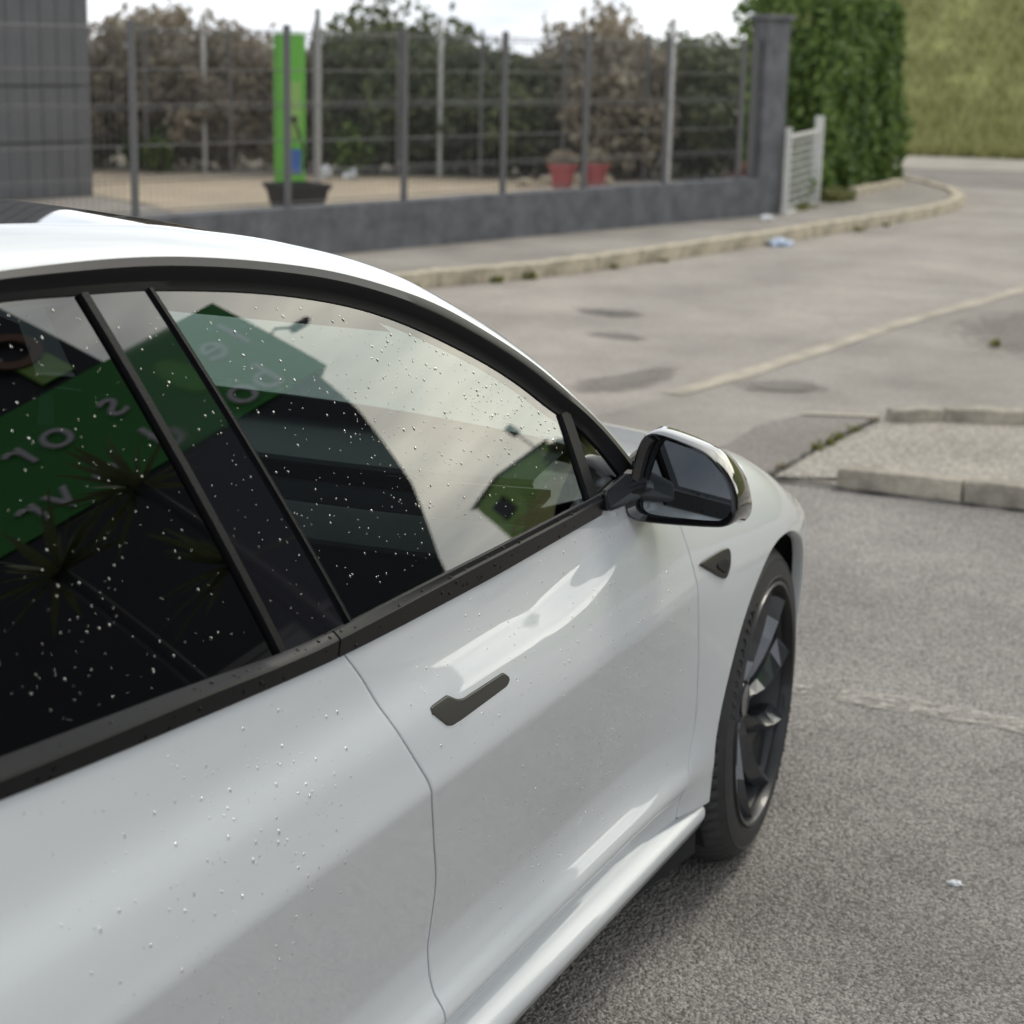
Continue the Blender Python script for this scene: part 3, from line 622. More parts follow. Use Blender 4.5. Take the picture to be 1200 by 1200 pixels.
def letter(ch,t,z,size,par):
    cu=bpy.data.curves.new('letter','FONT'); cu.body=ch; cu.size=size; cu.extrude=.015; cu.align_x='CENTER'; cu.resolution_u=5
    tmp=bpy.data.objects.new('tmp',cu); C.objects.link(tmp); dg=bpy.context.evaluated_depsgraph_get(); me=bpy.data.meshes.new_from_object(tmp.evaluated_get(dg)); bpy.data.objects.remove(tmp)
    me.materials.clear(); me.materials.append(M['letter'])
    o=mobj('letter',me,par); o.matrix_local=Matrix(((-1,0,0,t),(0,0,1,.017),(0,1,0,z),(0,0,0,1)))
    return o
for ch,t_ in (('l',-.23),('e',-.52),('s',-1.61),('o',-2.16),('r',-2.49)): letter(ch,t_,5.76,.52,fas)
for ch,t_ in (('b',-.51),('o',-.79),('d',-1.58),('e',-2.18),('v',-2.6),('r',-2.85)): letter(ch,t_,5.16,.52,fas)
lathe('logo_oval',[(0,.03),(.30,.03),(.32,.0)],M['oval'],sb,32).matrix_local=Matrix.Translation((-.95,.0,5.8))@Matrix.Rotation(-math.pi/2,4,'X')@Matrix.Diagonal((.45,.9,1,1))
# yucca plants in planters by the shop
def yucca(x,y,head,label,k):
    p=empty('yucca_plant',(x,y,0)); tag(p,label,'plant'); random.seed(40+k)
    taper_box('planter',.4,.55,.6,.04,M['planter'],p); box('soil',(0,0,.57),(.46,.46,.02),M['soil'],p)
    tube('trunk',[(0,0,.5),(.03,.02,head*.5),(0,0,head)],[.05,.04,.035],M['facade'],p,8)
    for q in range(34):
        a=random.uniform(0,6.28);e=random.uniform(-.15,1.45);L=random.uniform(.25,.55);d=Vector((math.cos(a)*math.cos(e),math.sin(a)*math.cos(e),math.sin(e)));sd_=Vector((-math.sin(a),math.cos(a),0))
        b_=Vector((0,0,head-.05)); P=[];W_=[.014,.022,.016,.002]
        for i in range(4):
            c=b_+d*L*i/3-Vector((0,0,.12*L*(i/3)**2)); P+=[c-sd_*W_[i],c+sd_*W_[i]]
        mesh('leaf',P,[(0,1,3,2),(2,3,5,4),(4,5,7,6)],M['leafD'],p)
yucca(2.19,-3.48,3.15,'tall yucca in a black planter beside the shop, nearer the corner',1)
yucca(1.75,-3.80,3.0,'shorter yucca in a black planter beside the shop',2)
yucca(2.75,-3.9,2.7,'low yucca in a black planter behind the tall one',3)
tube('lamp_arm',[(-.02,-.25,5.45),(.14,-.22,5.82),(.24,-.2,5.86),(.34,-.18,5.76)],.016,M['darkmetal'],sb,8); box('lamp_head',(.42,-.18,5.74),(.2,.12,.06),M['darkmetal'],sb,0,.02)

# unseen trees added behind the camera so the mirror reflects something dark
for x,y,h,r,lab in [(-13,-5.5,6.5,2.4,'added unseen broad tree behind the parked car, nearest the shop side'),(-15,.5,7,2.6,'added unseen broad tree straight behind the parked car'),(-12,6.5,6,2.3,'added unseen tree behind the parked car on the road side'),(-10,-10.5,6,2.2,'added unseen tree behind the shop side of the lot')]:
    tree(x,y,h,r,M['leafD'],lab,3600)

# ================================================================== THE CAR
car=empty('parked_car',(0,0,0)); tag(car,'pearl white four-door car wet with rain, black trim, parked on the near asphalt','car')
ZB=interp([(-3.2,1.03),(-2.6,.989),(-2.2926,.9625),(-2.1719,.9531),(-2.0341,.9439),(-1.8751,.9341),(-1.6773,.9227),(-1.4627,.9167),(-1.194,.9125),(-.8642,.9122),(-.7505,.9115),(-.5,.914)])   # lower edge of belt trim
ZG=interp([(-3.2,1.06),(-2.6,1.008),(-2.256,.987),(-2.002,.973),(-1.69,.955),(-1.451,.954),(-1.189,.952),(-.866,.950),(-.70,.950)])   # foot of the glass
GB=interp([(.20,-1.440),(.40,-1.442),(.52,-1.456),(.6296,-1.5037),(.6913,-1.5346),(.7262,-1.5498),(.7545,-1.5679),(.797,-1.5930),(.8316,-1.6090),(.8705,-1.6290),(.9196,-1.6691),(.98,-1.72)])
GF=interp([(.2,-.490),(.252,-.480),(.329,-.474),(.4355,-.4500),(.5575,-.4690),(.6983,-.5100),(.768,-.5190),(.8161,-.5200),(.90,-.53),(.96,-.55)])
GR=interp([(.2,-2.36),(.45,-2.38),(.6,-2.45),(.75,-2.62),(.95,-2.80),(1.05,-2.85)])
def nrm(fn,x,z):
    h=.0015; g=Vector(((fn(x+h,z)-fn(x-h,z))/2/h,-1,(fn(x,z+h)-fn(x,z-h))/2/h)); return g.normalized()
def panel(name,rows,fn,mat_,parent,rim=.014,bev=.0022,lift=0,ang=40):
    """rows: grid of (x,z); surface y=fn(x,z); edges roll inwards"""
    nu=len(rows);nv=len(rows[0]);V=[];F=[]
    flat=rim==0
    for r in rows:
        for x,z in r: V.append(Vector((x,fn(x,z),z))+nrm(fn,x,z)*lift)
    idx=lambda i,j:i*nv+j
    for i in range(nu-1):
        for j in range(nv-1): F.append((idx(i,j),idx(i+1,j),idx(i+1,j+1),idx(i,j+1)))
    if flat: return mesh(name,V,F,mat_,parent,smooth=True)
    loop=[(i,0) for i in range(nu)]+[(nu-1,j) for j in range(1,nv)]+[(i,nv-1) for i in range(nu-2,-1,-1)]+[(0,j) for j in range(nv-2,0,-1)]
    base=len(V);L=len(loop);cen=(sum(V,Vector())/len(V))
    for k,(i,j) in enumerate(loop):
        x,z=rows[i][j];n=nrm(fn,x,z);p=V[idx(i,j)]
        a=V[idx(*loop[(k+1)%L])]-V[idx(*loop[k-1])]; out=a.cross(n)
        if out.length>0: out.normalize()
        if out.dot(p-cen)<0 and False: out=-out
        V.append(p+out*bev*.75-n*bev*.35)
    for k,(i,j) in enumerate(loop):
        x,z=rows[i][j];n=nrm(fn,x,z); V.append(V[base+k]-n*bev*1.2+ (V[base+k]-V[idx(i,j)])*.25)
    for k,(i,j) in enumerate(loop):
        x,z=rows[i][j];n=nrm(fn,x,z); V.append(V[base+L+k]-n*rim)
    for k in range(L):
        k2=(k+1)%L;a=idx(*loop[k]);b_=idx(*loop[k2])
        F.append((b_,a,base+k,base+k2)); F.append((base+k2,base+k,base+L+k,base+L+k2)); F.append((base+L+k2,base+L+k,base+2*L+k,base+2*L+k2))
    o=mesh(name,V,F,mat_,parent,flat_angle=ang); return o
def grid4(Lf,Rf,Bf,Tf,nu,nv,e=.0025):
    rows=[]
    ss=[0,e]+[i/nu for i in range(1,nu)]+[1-e,1]; ts=[0,e]+[j/nv for j in range(1,nv)]+[1-e,1]
    for s in ss:
        r=[]
        for t in ts:
            z=.6;x=-1
            for _ in range(12):
                x=Lf(z)+(Rf(z)-Lf(z))*s; z=Bf(x)+(Tf(x)-Bf(x))*t
            r.append((x,z))
        rows.append(r)
    return rows
GAP=.0042
right=[]   # parts that get a mirrored twin on the far side
fdoor=panel('front_door',grid4(lambda z:GB(z)+GAP,lambda z:GF(z)-GAP,lambda x:.262,lambda x:ZB(x)+.003,48,96),side,M['paint'],car)
rdoor=panel('rear_door',grid4(lambda z:GR(z)+GAP,lambda z:GB(z)-GAP,lambda x:.262,lambda x:ZB(x)+.003,44,96),side,M['paint'],car)
fdoor['label']='white front door with flush black handle'; rdoor['label']='white rear door at the near edge of the view'
# fender: ruled columns from sill/arch up to the bonnet edge
AR,AZ_=.353,.342
def fender_rows():
    B=[];T=[]
    n1=10
    phi0=math.radians(180+16)
    a0=(AR*math.cos(phi0),AZ_+AR*math.sin(phi0))
    for i in range(n1+1):
        s=i/n1; B.append((GF(.262)+GAP+(a0[0]-GF(.262)-GAP)*s,.262+(a0[1]-.262)*s)); T.append((GF(.93)+GAP+s*.12,None))
    n2=56
    for i in range(1,n2+1):
        ph=phi0+(math.radians(-14)-phi0)*i/n2
        B.append((AR*math.cos(ph),AZ_+AR*math.sin(ph))); T.append((GF(.93)+.12+(.62-GF(.93)-.12)*(i/n2)**1.05,None))
    rows=[]
    nv=40
    for k,(b_,t_) in enumerate(zip(B,T)):
        xt=t_[0]; zt=CZ(xt)-.0015; r=[]
        if k==0: b_=(b_[0],.262)
        for j in range(nv+1):
            u=j/nv; u2=1-(1-u)**1.7 
            z=b_[1]+(zt-b_[1])*u2
            x=GF(z)+GAP if k==0 else b_[0]+(xt-b_[0])*u2
            if 0<k<=n1: 
                xg=GF(z)+GAP; s=k/n1; xl=a0[0]+(T[n1][0]-a0[0])*u2; x=xg+(xl-xg)*s
            r.append((x,min(z,CZ(x)-.0012)))
        rows.append(r)
    def sup(R):   # support rows close to each edge keep the surface shading flat up to it
        lp=lambda a,b_,u:[(p[0]+(q[0]-p[0])*u,p[1]+(q[1]-p[1])*u) for p,q in zip(a,b_)]
        return [R[0],lp(R[0],R[1],.1)]+R[1:-1]+[lp(R[-1],R[-2],.1),R[-1]]
    R=sup(rows); R=[list(c) for c in zip(*sup([list(c) for c in zip(*R)]))]
    return R
fr=fender_rows()
fender=panel('front_fender',fr,side,M['paint'],car,rim=.02,ang=60)
# bonnet
V=[];F=[];nx,ny=34,20
for i in range(nx+1):
    x=-.62+(.845+.62)*i/nx
    ye=width(x,CZ(x)-.0015)-.011;ze=CZ(x)+.001
    for j in range(ny+1):
        t_=-1+2*j/ny
        bulge=.045*(1-abs(t_)**2.2); dipf=.02*math.exp(-((abs(t_)-.86)/.1)**2)*0
        V.append((x+.0*(1-t_*t_),-ye*t_,ze+bulge*smooth(.86,.3,x) if x>.3 else ze+bulge))
for i in range(nx):
    for j in range(ny): a=i*(ny+1)+j; F.append((a,a+1,a+ny+2,a+ny+1))
mesh('bonnet',V,[f[::-1] for f in F],M['paint'],car,smooth=True)
sv=[(x,-(width(x,CZ(x)-.0015)-.006),CZ(x)-.014) for x in np.linspace(-.6,.6,40)]
bs=tube('bonnet_gap_dark',sv,.009,M['under'],car,6)  # dark strip laid under the bonnet gap, standing in for its shade
# nose / front bumper and rear quarter / tail
def quarter_rows(xs_,zlo,zhi,nv=26):
    rows=[]
    for x in xs_:
        lo=zlo(x);hi=zhi(x); rows.append([(x,lo+(hi-lo)*j/nv) for j in range(nv+1)])
    return rows
fb_=panel('front_bumper',quarter_rows(list(np.linspace(.348,.845,22)),lambda x:.18,lambda x:min(.60,CZ(x)-.01)),lambda x,z:side(x,z)+.006,M['paint'],car)
def rear_lo(x):
    d=abs(x+2.875)
    return AZ_+math.sqrt(max(AR*AR-d*d,0)) if d<AR-.002 else .26
quarter=panel('rear_quarter',[[(max(x,GR(z)-GAP-.5) if False else x,z) for x,z in r] for r in quarter_rows([GR(.3)-GAP-.002]+list(np.linspace(-2.5,-3.86,60)),rear_lo,lambda x:min(CZ(x)-.004,ZB(x)))],side,M['paint'],car)
# sill below the doors
def sill_fn(x,z):
    return -interp([(.12,.79),(.15,.835),(.18,.874),(.205,.889),(.222,.8960),(.233,.8955),(.240,.891),(.249,.877),(.258,.862),(.28,.854)])(z)
sill=panel('sill',grid4(lambda z:-2.50,lambda z:-.352+.10*max(0,.21-z),lambda x:.135,lambda x:.266,40,22),sill_fn,M['paint'],car,rim=.03,ang=60)
# dark inner shell seen in the joints
inner=panel('inner_shell',grid4(lambda z:-2.48,lambda z:-.37,lambda x:.15,lambda x:.90,30,10),lambda x,z:side(x,max(z,.26))+.013,M['under'],car,rim=.01)
# wheel arch liner and flap
V=[];F=[];n=40
for i in range(n+1):
    ph=math.radians(215)-math.radians(250)*i/n
    for y in (-(width(.365*math.cos(ph),max(.25,AZ_+.365*math.sin(ph)))-.02),-.55): V.append((.365*math.cos(ph),y,AZ_+.365*math.sin(ph)))
for i in range(n): F.append((2*i,2*i+1,2*i+3,2*i+2))
V+=[(-.5,-.55,.12),(.5,-.55,.12),(.36,-.55,.70),(-.5,-.55,.8)];k=len(V);F.append((k-4,k-3,k-2,k-1))
liner=mesh('arch_liner',V,F,M['under'],car)
flap=mesh('mud_flap',[(-.345,-.90,.26),(-.345,-.66,.26),(-.375,-.68,.145),(-.375,-.86,.15),(-.335,-.895,.26),(-.335,-.66,.26),(-.365,-.68,.15),(-.365,-.855,.155)],[(0,1,2,3),(7,6,5,4),(0,3,7,4),(3,2,6,7),(1,0,4,5)],M['rubber'],car)
# underbody
box('underbody',(-1.5,0,.20),(4.2,1.5,.10),M['under'],car)

# ---- glasshouse
OUT=[(-3.02,1.10),(-2.92,1.19),(-2.75,1.285),(-2.5,1.352),(-2.25,1.383),(-1.966,1.390),(-1.825,1.388),(-1.704,1.382),(-1.585,1.370),(-1.457,1.352),(-1.361,1.335),(-1.244,1.306),(-1.121,1.267),(-1.007,1.213),(-.927,1.169),(-.866,1.128),(-.811,1.084),(-.751,1.032),(-.700,.971)]
INN=[(-2.97,1.09),(-2.87,1.17),(-2.72,1.255),(-2.5,1.324),(-2.25,1.357),(-1.987,1.363),(-1.867,1.357),(-1.733,1.349),(-1.646,1.340),(-1.554,1.329),(-1.458,1.314),(-1.358,1.294),(-1.272,1.271),(-1.18,1.238),(-1.104,1.205),(-1.023,1.167),(-.935,1.114),(-.881,1.074),(-.831,1.054),(-.808,1.030),(-.773,.996),(-.745,.955)]
RAIL=[(-3.45,-.52,1.16),(-3.1,-.535,1.275),(-2.7,-.54,1.375),(-2.3,-.54,1.42),(-2.05,-.54,1.432),(-1.864,-.539,1.428),(-1.725,-.548,1.418),(-1.6,-.556,1.409),(-1.528,-.568,1.397),(-1.418,-.58,1.381),(-1.314,-.595,1.36),(-1.231,-.609,1.341),(-1.099,-.638,1.298),(-1.023,-.663,1.26),(-.912,-.699,1.201),(-.819,-.736,1.138),(-.73,-.778,1.063),(-.645,-.826,.969)]
def catmull(pts,n):
    P=[np.array(p,float) for p in pts];d=[0]
    for a,b_ in zip(P[:-1],P[1:]): d.append(d[-1]+np.linalg.norm(b_-a))
    fs=[interp(list(zip(d,[p[k] for p in P]))) for k in range(len(P[0]))]
    return [tuple(f(u) for f in fs) for u in np.linspace(0,d[-1],n)]
def smooth_path(pts,it=3):
    P=[np.array(p,float) for p in pts]
    for _ in range(it): P=[P[0]]+[(P[i-1]+2*P[i]+P[i+1])/4 for i in range(1,len(P)-1)]+[P[-1]]
    return [tuple(p) for p in P]
NC=110
OUTc=smooth_path(catmull(OUT,NC)); INNc=smooth_path(catmull(INN,NC)); RAILc=smooth_path(catmull(RAIL,NC))
def nearest(c,p): return min(c,key=lambda q:(q[0]-p[0])**2+(q[1]-p[1])**2)
# pair each outer point with an inner one by arc share
def loft(name,A,B,prof,mat_,parent,ang=35):
    V=[];F=[];m=len(prof)
    for a,b_ in zip(A,B):
        a=Vector(a);b_=Vector(b_);mid=(a+b_)/2;n=nrm(glass,mid.x,mid.z)
        for s,h in prof: V.append(a.lerp(b_,s)+n*h)
    for i in range(len(A)-1):
        for j in range(m-1): F.append((i*m+j,i*m+j+1,(i+1)*m+j+1,(i+1)*m+j))
    return mesh(name,V,F,mat_,parent,flat_angle=ang)
g3=lambda p:(p[0],glass(p[0],p[1]),p[1])
O3=[g3(p) for p in OUTc];I3=[g3(p) for p in INNc]
trim=loft('window_trim',O3,I3,[(0,-.012),(.015,.0035),(.05,.0065),(.36,.0085),(.42,.0075),(.66,.0005),(.72,-.0015),(.97,-.004),(1.0,-.008),(1.0,-.02)],M['satin'],car,25)
# white roof rail / A pillar
def rail_loft():
    V=[];F=[];n=NC;m=7
    # match rail points to outer trim points by nearest in x,z along arc
    R=RAILc;idx=[]
    for i in range(n):
        o=O3[i]; k=min(range(n),key=lambda q:(R[q][0]-o[0]-.07)**2+(R[q][2]-o[2]-.03)**2); idx.append(k)
    for i in range(1,n): idx[i]=max(idx[i],idx[i-1])
    fi=smooth_path([(float(k),) for k in idx],8)
    for i in range(n):
        k=fi[i][0];k0=int(k);k1=min(k0+1,n-1);u=k-k0
        r=Vector(R[k0]).lerp(Vector(R[k1]),u); o=Vector(O3[i]); nn=nrm(glass,o.x,o.z)
        mid=(o+r)/2+(nn+Vector((.1,0,.6))).normalized()*(r-o).length*.16
        V.append(o-nn*.012); V.append(o+nn*.0005-Vector((0,0,0)))
        for s in (.12,.4,.7,.92,1.0):
            p=o*(1-s)**2+mid*2*s*(1-s)+r*s*s; 
            if s==.12: p+=nn*.002
            V.append(p)
    m=7
    for i in range(n-1):
        for j in range(m-1): F.append((i*m+j+1,i*m+j,(i+1)*m+j,(i+1)*m+j+1))
    return mesh('roof_rail',V,[f[::-1] for f in F],M['paint'],car,flat_angle=50)
rail=rail_loft()
# roof glass and windshield: lofted across between the two rails
def roof_part(name,i0,i1,mat_,inset=0):
    V=[];F=[];ny=24
    for i in range(i0,i1+1):
        x,y,z=RAILc[i]; w=smooth(-1.35,-.8,x)
        bz=.030*(1-w)*smooth(-3.4,-2.2,x); bx=.22*w
        for j in range(ny+1):
            t_=-1+2*j/ny; q=1-abs(t_)**2.4
            V.append((x+bx*q,-y*t_,z+bz*q-.003))
    for i in range(i1-i0):
        for j in range(ny): a=i*(ny+1)+j; F.append((a,a+ny+1,a+ny+2,a+1))
    return mesh(name,V,F,mat_,car,smooth=True)
ih=min(range(NC),key=lambda i:abs(RAILc[i][0]+1.28)); ir=min(range(NC),key=lambda i:abs(RAILc[i][0]+2.5))
roof_part('roof_glass',ir,ih,M['roofglass']); roof_part('windshield',ih,NC-1,M['glass_w']); roof_part('rear_window',0,ir,M['glass_r'])
# tail
V=[];F=[]
for i,(x,z) in enumerate([(-3.4,1.15),(-3.6,1.125),(-3.8,1.10),(-3.87,1.04),(-3.88,.7),(-3.86,.3)]):
    for j in range(13):
        t_=-1+2*j/12; V.append((x-.06*(1-t_*t_),.74*t_ if i<3 else .78*t_,z+.012*(1-t_*t_)))
for i in range(5):
    for j in range(12): a=i*13+j; F.append((a,a+1,a+14,a+13))
mesh('boot_lid',V,F,M['paint'],car,smooth=True)

# side glass: rear door pane, front door pane, quarter pane, black pillar covers
INx=interp([(p[0],p[1]) for p in INNc if p[0]<-.88])
def topz(x): return INx(x)+.006
def line(p,q):   # x as function of z through two (x,z) points
    return lambda z:p[0]+(q[0]-p[0])*(z-p[1])/(q[1]-p[1])
LA=line((-1.861,1.355),(-1.805,.963)); LB_=line((-1.846,1.355),(-1.788,.963)); LC=line((-1.734,1.348),(-1.646,.958)); LD=line((-.884,1.067),(-.901,.95)); LE=line((-.834,1.059),(-.860,.949))
gofs=lambda d:(lambda x,z:glass(x,z)+d)
def pane(name,Lf,Rf,mat_,d,rim=0,nu=30,nv=26,top=topz):
    return panel(name,grid4(Lf,Rf,lambda x:ZG(x)-.012,top,nu,nv),gofs(d),mat_,car,rim=rim,bev=.0008)
wr=pane('rear_side_window',lambda z:-2.62,lambda z:LA(z)-.001,M['glass_r'],.007)
wf_=pane('front_side_window',lambda z:LC(z)+.004,lambda z:LD(z),M['glass_f'],.007,nu=44,nv=34)
p1=pane('pillar_cover',lambda z:LB_(z)+.004,lambda z:LC(z)-.003,M['pillar'],.006,nu=8)
bars=[]
def bar(name,Lf,w,mat_,h,z0,z1):
    V=[];F=[];n=20
    for i in range(n+1):
        z=z0+(z1-z0)*i/n;x=Lf(z);nn=nrm(glass,x,z)
        for s,hh in ((-.5,-.012),(-.45,h*.8),(-.2,h),(.2,h),(.45,h*.8),(.5,-.012)):
            V.append(Vector((x+s*w,glass(x+s*w,z),z))+nn*hh)
    for i in range(n):
        for j in range(5): F.append((i*6+j,i*6+j+1,(i+1)*6+j+1,(i+1)*6+j))
    o=mesh(name,V,F,mat_,car,flat_angle=30); bars.append(o); return o
bar('window_divider',lambda z:(LA(z)+LB_(z))/2+.0015,  .0135,M['rubber'],.000,ZG(-1.8)-.012,1.358)
bar('glass_seal',lambda z:LC(z)+.0005,.007,M['rubber'],-.001,ZG(-1.65)-.012,1.352)
bar('window_divider',lambda z:(LD(z)+LE(z))/2,.036,M['rubber'],-.001,ZG(-.87)-.012,1.075)
# small fixed quarter pane
qt=[(-.862,.949),(-.836,1.052),(-.808,1.03),(-.773,.996),(-.745,.957)]
V=[(x,glass(x,z)+.008,z) for x,z in [(-.868,.938),(-.868,.949)]+qt[1:]+[(-.742,.948)]]
o=mesh('quarter_window',V,[tuple(range(len(V)))],M['glass_r'],car)
if o.data.polygons[0].normal.y>0: o.data.flip_normals()
qw=o
# belt trim (front and rear piece)
def belt(name,x0,x1):
    V=[];F=[];n=60;pr=7
    for i in range(n+1):
        x=x0+(x1-x0)*i/n; zg=ZG(x);zb=ZB(x);yg=glass(x,zg);ys=side(x,zb)
        ye=min(ys,yg)-.006
        zm=zb+(zg-zb)*.78
        for y,z in ((yg+.01,zg-.006),(yg-.0005,zg+.0006),(yg-.003,zg),(ye+.002,zm+.0015),(ye-.0005,zm-.0015),(ys-.004,zb+.0004),(ys+.008,zb-.001)): V.append((x,y,z))
    for i in range(n):
        for j in range(pr-1): F.append((i*pr+j,(i+1)*pr+j,(i+1)*pr+j+1,i*pr+j+1))
    F.append(tuple(range(pr))); F.append(tuple(n*pr+j for j in range(pr))[::-1])
    return mesh(name,V,F,M['satin'],car,flat_angle=25)
bt1=belt('belt_trim',-3.0,-1.694); bt2=belt('belt_trim',-1.690,-.845)
# ---- door handle, fender camera: plates following the body
def plate(name,outline,fn,h,bev,mat_,parent,it=1,base=0.0,cf=.22):
    P=[Vector(p) for p in outline]
    for _ in range(it):   # chaikin rounding
        Q=[]
        for a,b_ in zip(P,P[1:]+P[:1]): Q+=[a.lerp(b_,cf),a.lerp(b_,1-cf)]
        P=Q
    c=sum(P,Vector((0,0)))/len(P); n=len(P); V=[];F=[]
    def inset(d):
        R=[]
        for i in range(n):
            t_=(P[(i+1)%n]-P[i-1]).normalized(); nn=Vector((-t_.y,t_.x))
            R.append(P[i]+nn*d*sgn)
        return R
    area=sum(P[i].x*P[(i+1)%n].y-P[(i+1)%n].x*P[i].y for i in range(n)); sgn=1 if area>0 else -1
    for d,hh in ((0,-.004),(0,h-bev),(bev*.3,h-bev*.3),(bev,h),(bev*2.5,h+.0004)):
        for p in inset(d): V.append(Vector((p.x,fn(p.x,p.y),p.y))+nrm(fn,p.x,p.y)*(hh+base))
    for r in range(4):
        for i in range(n): F.append((r*n+i,r*n+(i+1)%n,(r+1)*n+(i+1)%n,(r+1)*n+i))
    F.append(tuple(4*n+i for i in range(n)))
    if sgn<0: F=[f[::-1] for f in F]
    # (x,z) counter-clockwise seen from -y faces the viewer on the right side
    o=mesh(name,V,F,mat_,parent,flat_angle=9)
    for p_ in o.data.polygons: p_.use_smooth=False
    return o
HO=[(-1.5059,.8059),(-1.4575,.8068),(-1.4365,.7951),(-1.4206,.7914),(-1.2974,.7902),(-1.2843,.7803),(-1.2894,.7746),(-1.4374,.7719),(-1.4646,.7722),(-1.4792,.7767),(-1.5048,.798)]
hc=Vector((-1.39,.785))
HT=[(-1.5059,.8045),(-1.503,.8060),(-1.4575,.8068),(-1.4365,.7951),(-1.4206,.7914),(-1.2974,.7902),(-1.2875,.7850),(-1.2843,.7803)]
HB=[(-1.5059,.8005),(-1.5048,.7980),(-1.4792,.7767),(-1.4646,.7722),(-1.4374,.7715),(-1.2960,.7738),(-1.2894,.7750),(-1.2843,.7790)]
def handle_rows(g):
    xs_=np.concatenate([np.linspace(-1.5059-g,-1.494,6),np.linspace(-1.49,-1.30,60),np.linspace(-1.297,-1.2843+g,7)])
    f=lambda T,x:np.mean([np.interp(x+dx,[a for a,_ in T],[b_ for _,b_ in T]) for dx in (-.003,-.0015,0,.0015,.003)])
    return [[(x,f(HB,x)-g+(f(HT,x)-f(HB,x)+2*g)*t_) for t_ in (0,.06,.2,.4,.6,.8,.94,1)] for x in xs_]
panel('handle_recess',handle_rows(.0018),side,M['under'],fdoor,rim=0,lift=.0004)
hnd=panel('door_handle',handle_rows(0),side,M['handle'],fdoor,rim=.003,bev=.0012,lift=.0016,ang=60)
V=[];F=[]
hr=handle_rows(.0018); lo=[r[0] for r in hr]
for x,z in lo:
    n_=nrm(side,x,z); p_=Vector((x,side(x,z),z)); V+=[p_+n_*.0004,p_+n_*.0012+Vector((0,0,-.0006)),p_+Vector((0,0,-.0024))+n_*.0002]
for i in range(len(lo)-1):
    for q in range(2): F.append((i*3+q,(i+1)*3+q,(i+1)*3+q+1,i*3+q+1))
mesh('handle_lip',V,F,M['paint'],fdoor,smooth=True)
TRI=[(-.4918,.7539),(-.3413,.7482),(-.3253,.7383),(-.3403,.7118),(-.3669,.696),(-.3863,.7007),(-.4817,.7454)]
tc_=plate('fender_camera',TRI,side,.005,.002,M['sail'],fender,it=2)
plate('camera_lens',[(-.425,.7325),(-.352,.731),(-.358,.714),(-.378,.706)],side,.0012,.0008,M['under'],tc_,it=2,base=.006)

# ---- door mirror
mir=empty('door_mirror',(0,0,0),0,car)
MO=[(-.858,.888),(-.855,.905),(-.868,.985),(-.878,1.018),(-.892,1.030),(-.912,1.029),(-.960,1.016),(-.995,1.002),(-1.020,.975),(-1.036,.945),(-1.0425,.920),(-1.041,.900),(-1.030,.886),(-1.010,.881),(-.90,.877),(-.870,.880)]
def chaik(P,it=2):
    P=[Vector(p) for p in P]
    for _ in range(it):
        Q=[]
        for a,b_ in zip(P,P[1:]+P[:1]): Q+=[a.lerp(b_,.25),a.lerp(b_,.75)]
        P=Q
    return P
mo=chaik(MO); mc=Vector((-.955,.945)); n=len(mo); V=[];F=[]
rings=[(-.712,.86),(-.716,.90),(-.722,.955),(-.722,.985),(-.716,1.0),(-.700,1.012),(-.672,1.02),(-.635,.985),(-.605,.86),(-.588,.62),(-.582,.3)]
for x,k in rings:
    for p in mo: q=mc+(p-mc)*k; V.append((x+(.02*(q.x+.955) if x>-.7 else 0)-.10*(q.x+.955),q.x,q.y-(.012 if x>-.66 else 0)))
for r in range(len(rings)-1):
    for i in range(n): F.append((r*n+i,(r+1)*n+i,(r+1)*n+(i+1)%n,r*n+(i+1)%n))
F.append(tuple((len(rings)-1)*n+i for i in range(n)))
area=sum(mo[i].x*mo[(i+1)%n].y-mo[(i+1)%n].x*mo[i].y for i in range(n))
if area<0: F=[f[::-1] for f in F]
hs=mesh('mirror_housing',V,F,M['gloss'],mir,flat_angle=40)
# glass: inset, turned towards the driver
V=[];an=math.radians(15);
for p in mo:
    q=mc+(p-mc)*.855; V.append((-.7115-math.tan(math.radians(3))*(q.x+.955)*0-.10*(q.x+.955)-.0006,q.x,q.y))
cx=sum(v[0] for v in V)/n
V=[(v[0],v[1],v[2]) for v in V]
mg=mesh('mirror_glass',V,[tuple(range(n))],M['mirror'],mir)
# tilted reflecting face: real mirrors are turned inwards inside the housing
for v in mg.data.vertices:
    v.co.x=-.698+math.tan(math.radians(1))*(v.co.y+.955)+.15*(v.co.z-.945)
if mg.data.polygons[0].normal.x>0: mg.data.flip_normals()
# backing dish hides the inside
V=[];F=[]
for k,x in ((.87,-.712),(.87,-.672),(.2,-.670)):
    for p in mo: q=mc+(p-mc)*k; V.append((x-.10*(q.x+.955),q.x,q.y))
for r in range(2):
    for i in range(n): F.append((r*n+i,r*n+(i+1)%n,(r+1)*n+(i+1)%n,(r+1)*n+i))
F.append(tuple(2*n+i for i in range(n)))
mesh('mirror_dish',V,F,M['rubber'],mir)
# foot: triangular sail on the door and arm to the housing
ft=plate('mirror_sail',[(-.850,.918),(-.690,.908),(-.688,.936),(-.738,.962),(-.852,.951)],lambda x,z:-.8665+.25*max(0,z-.93)+.02*(x+.77),.006,.003,M['sail'],mir,it=1,cf=.12)
V,F=tube_geo([(-.78,-.858,.934),(-.715,-.858,.934),(-.655,-.868,.929),(-.635,-.90,.925)],[.010,.019,.022,.022],14); am=mesh('mirror_arm',V,F,M['sail'],mir,flat_angle=40)
bm=bmesh.new(); box_bm(bm,(-.648,-.885,.918),(.03,.09,.04),0,.01); arm=bm_obj('mirror_arm',bm,M['gloss'],mir,flat_angle=40)

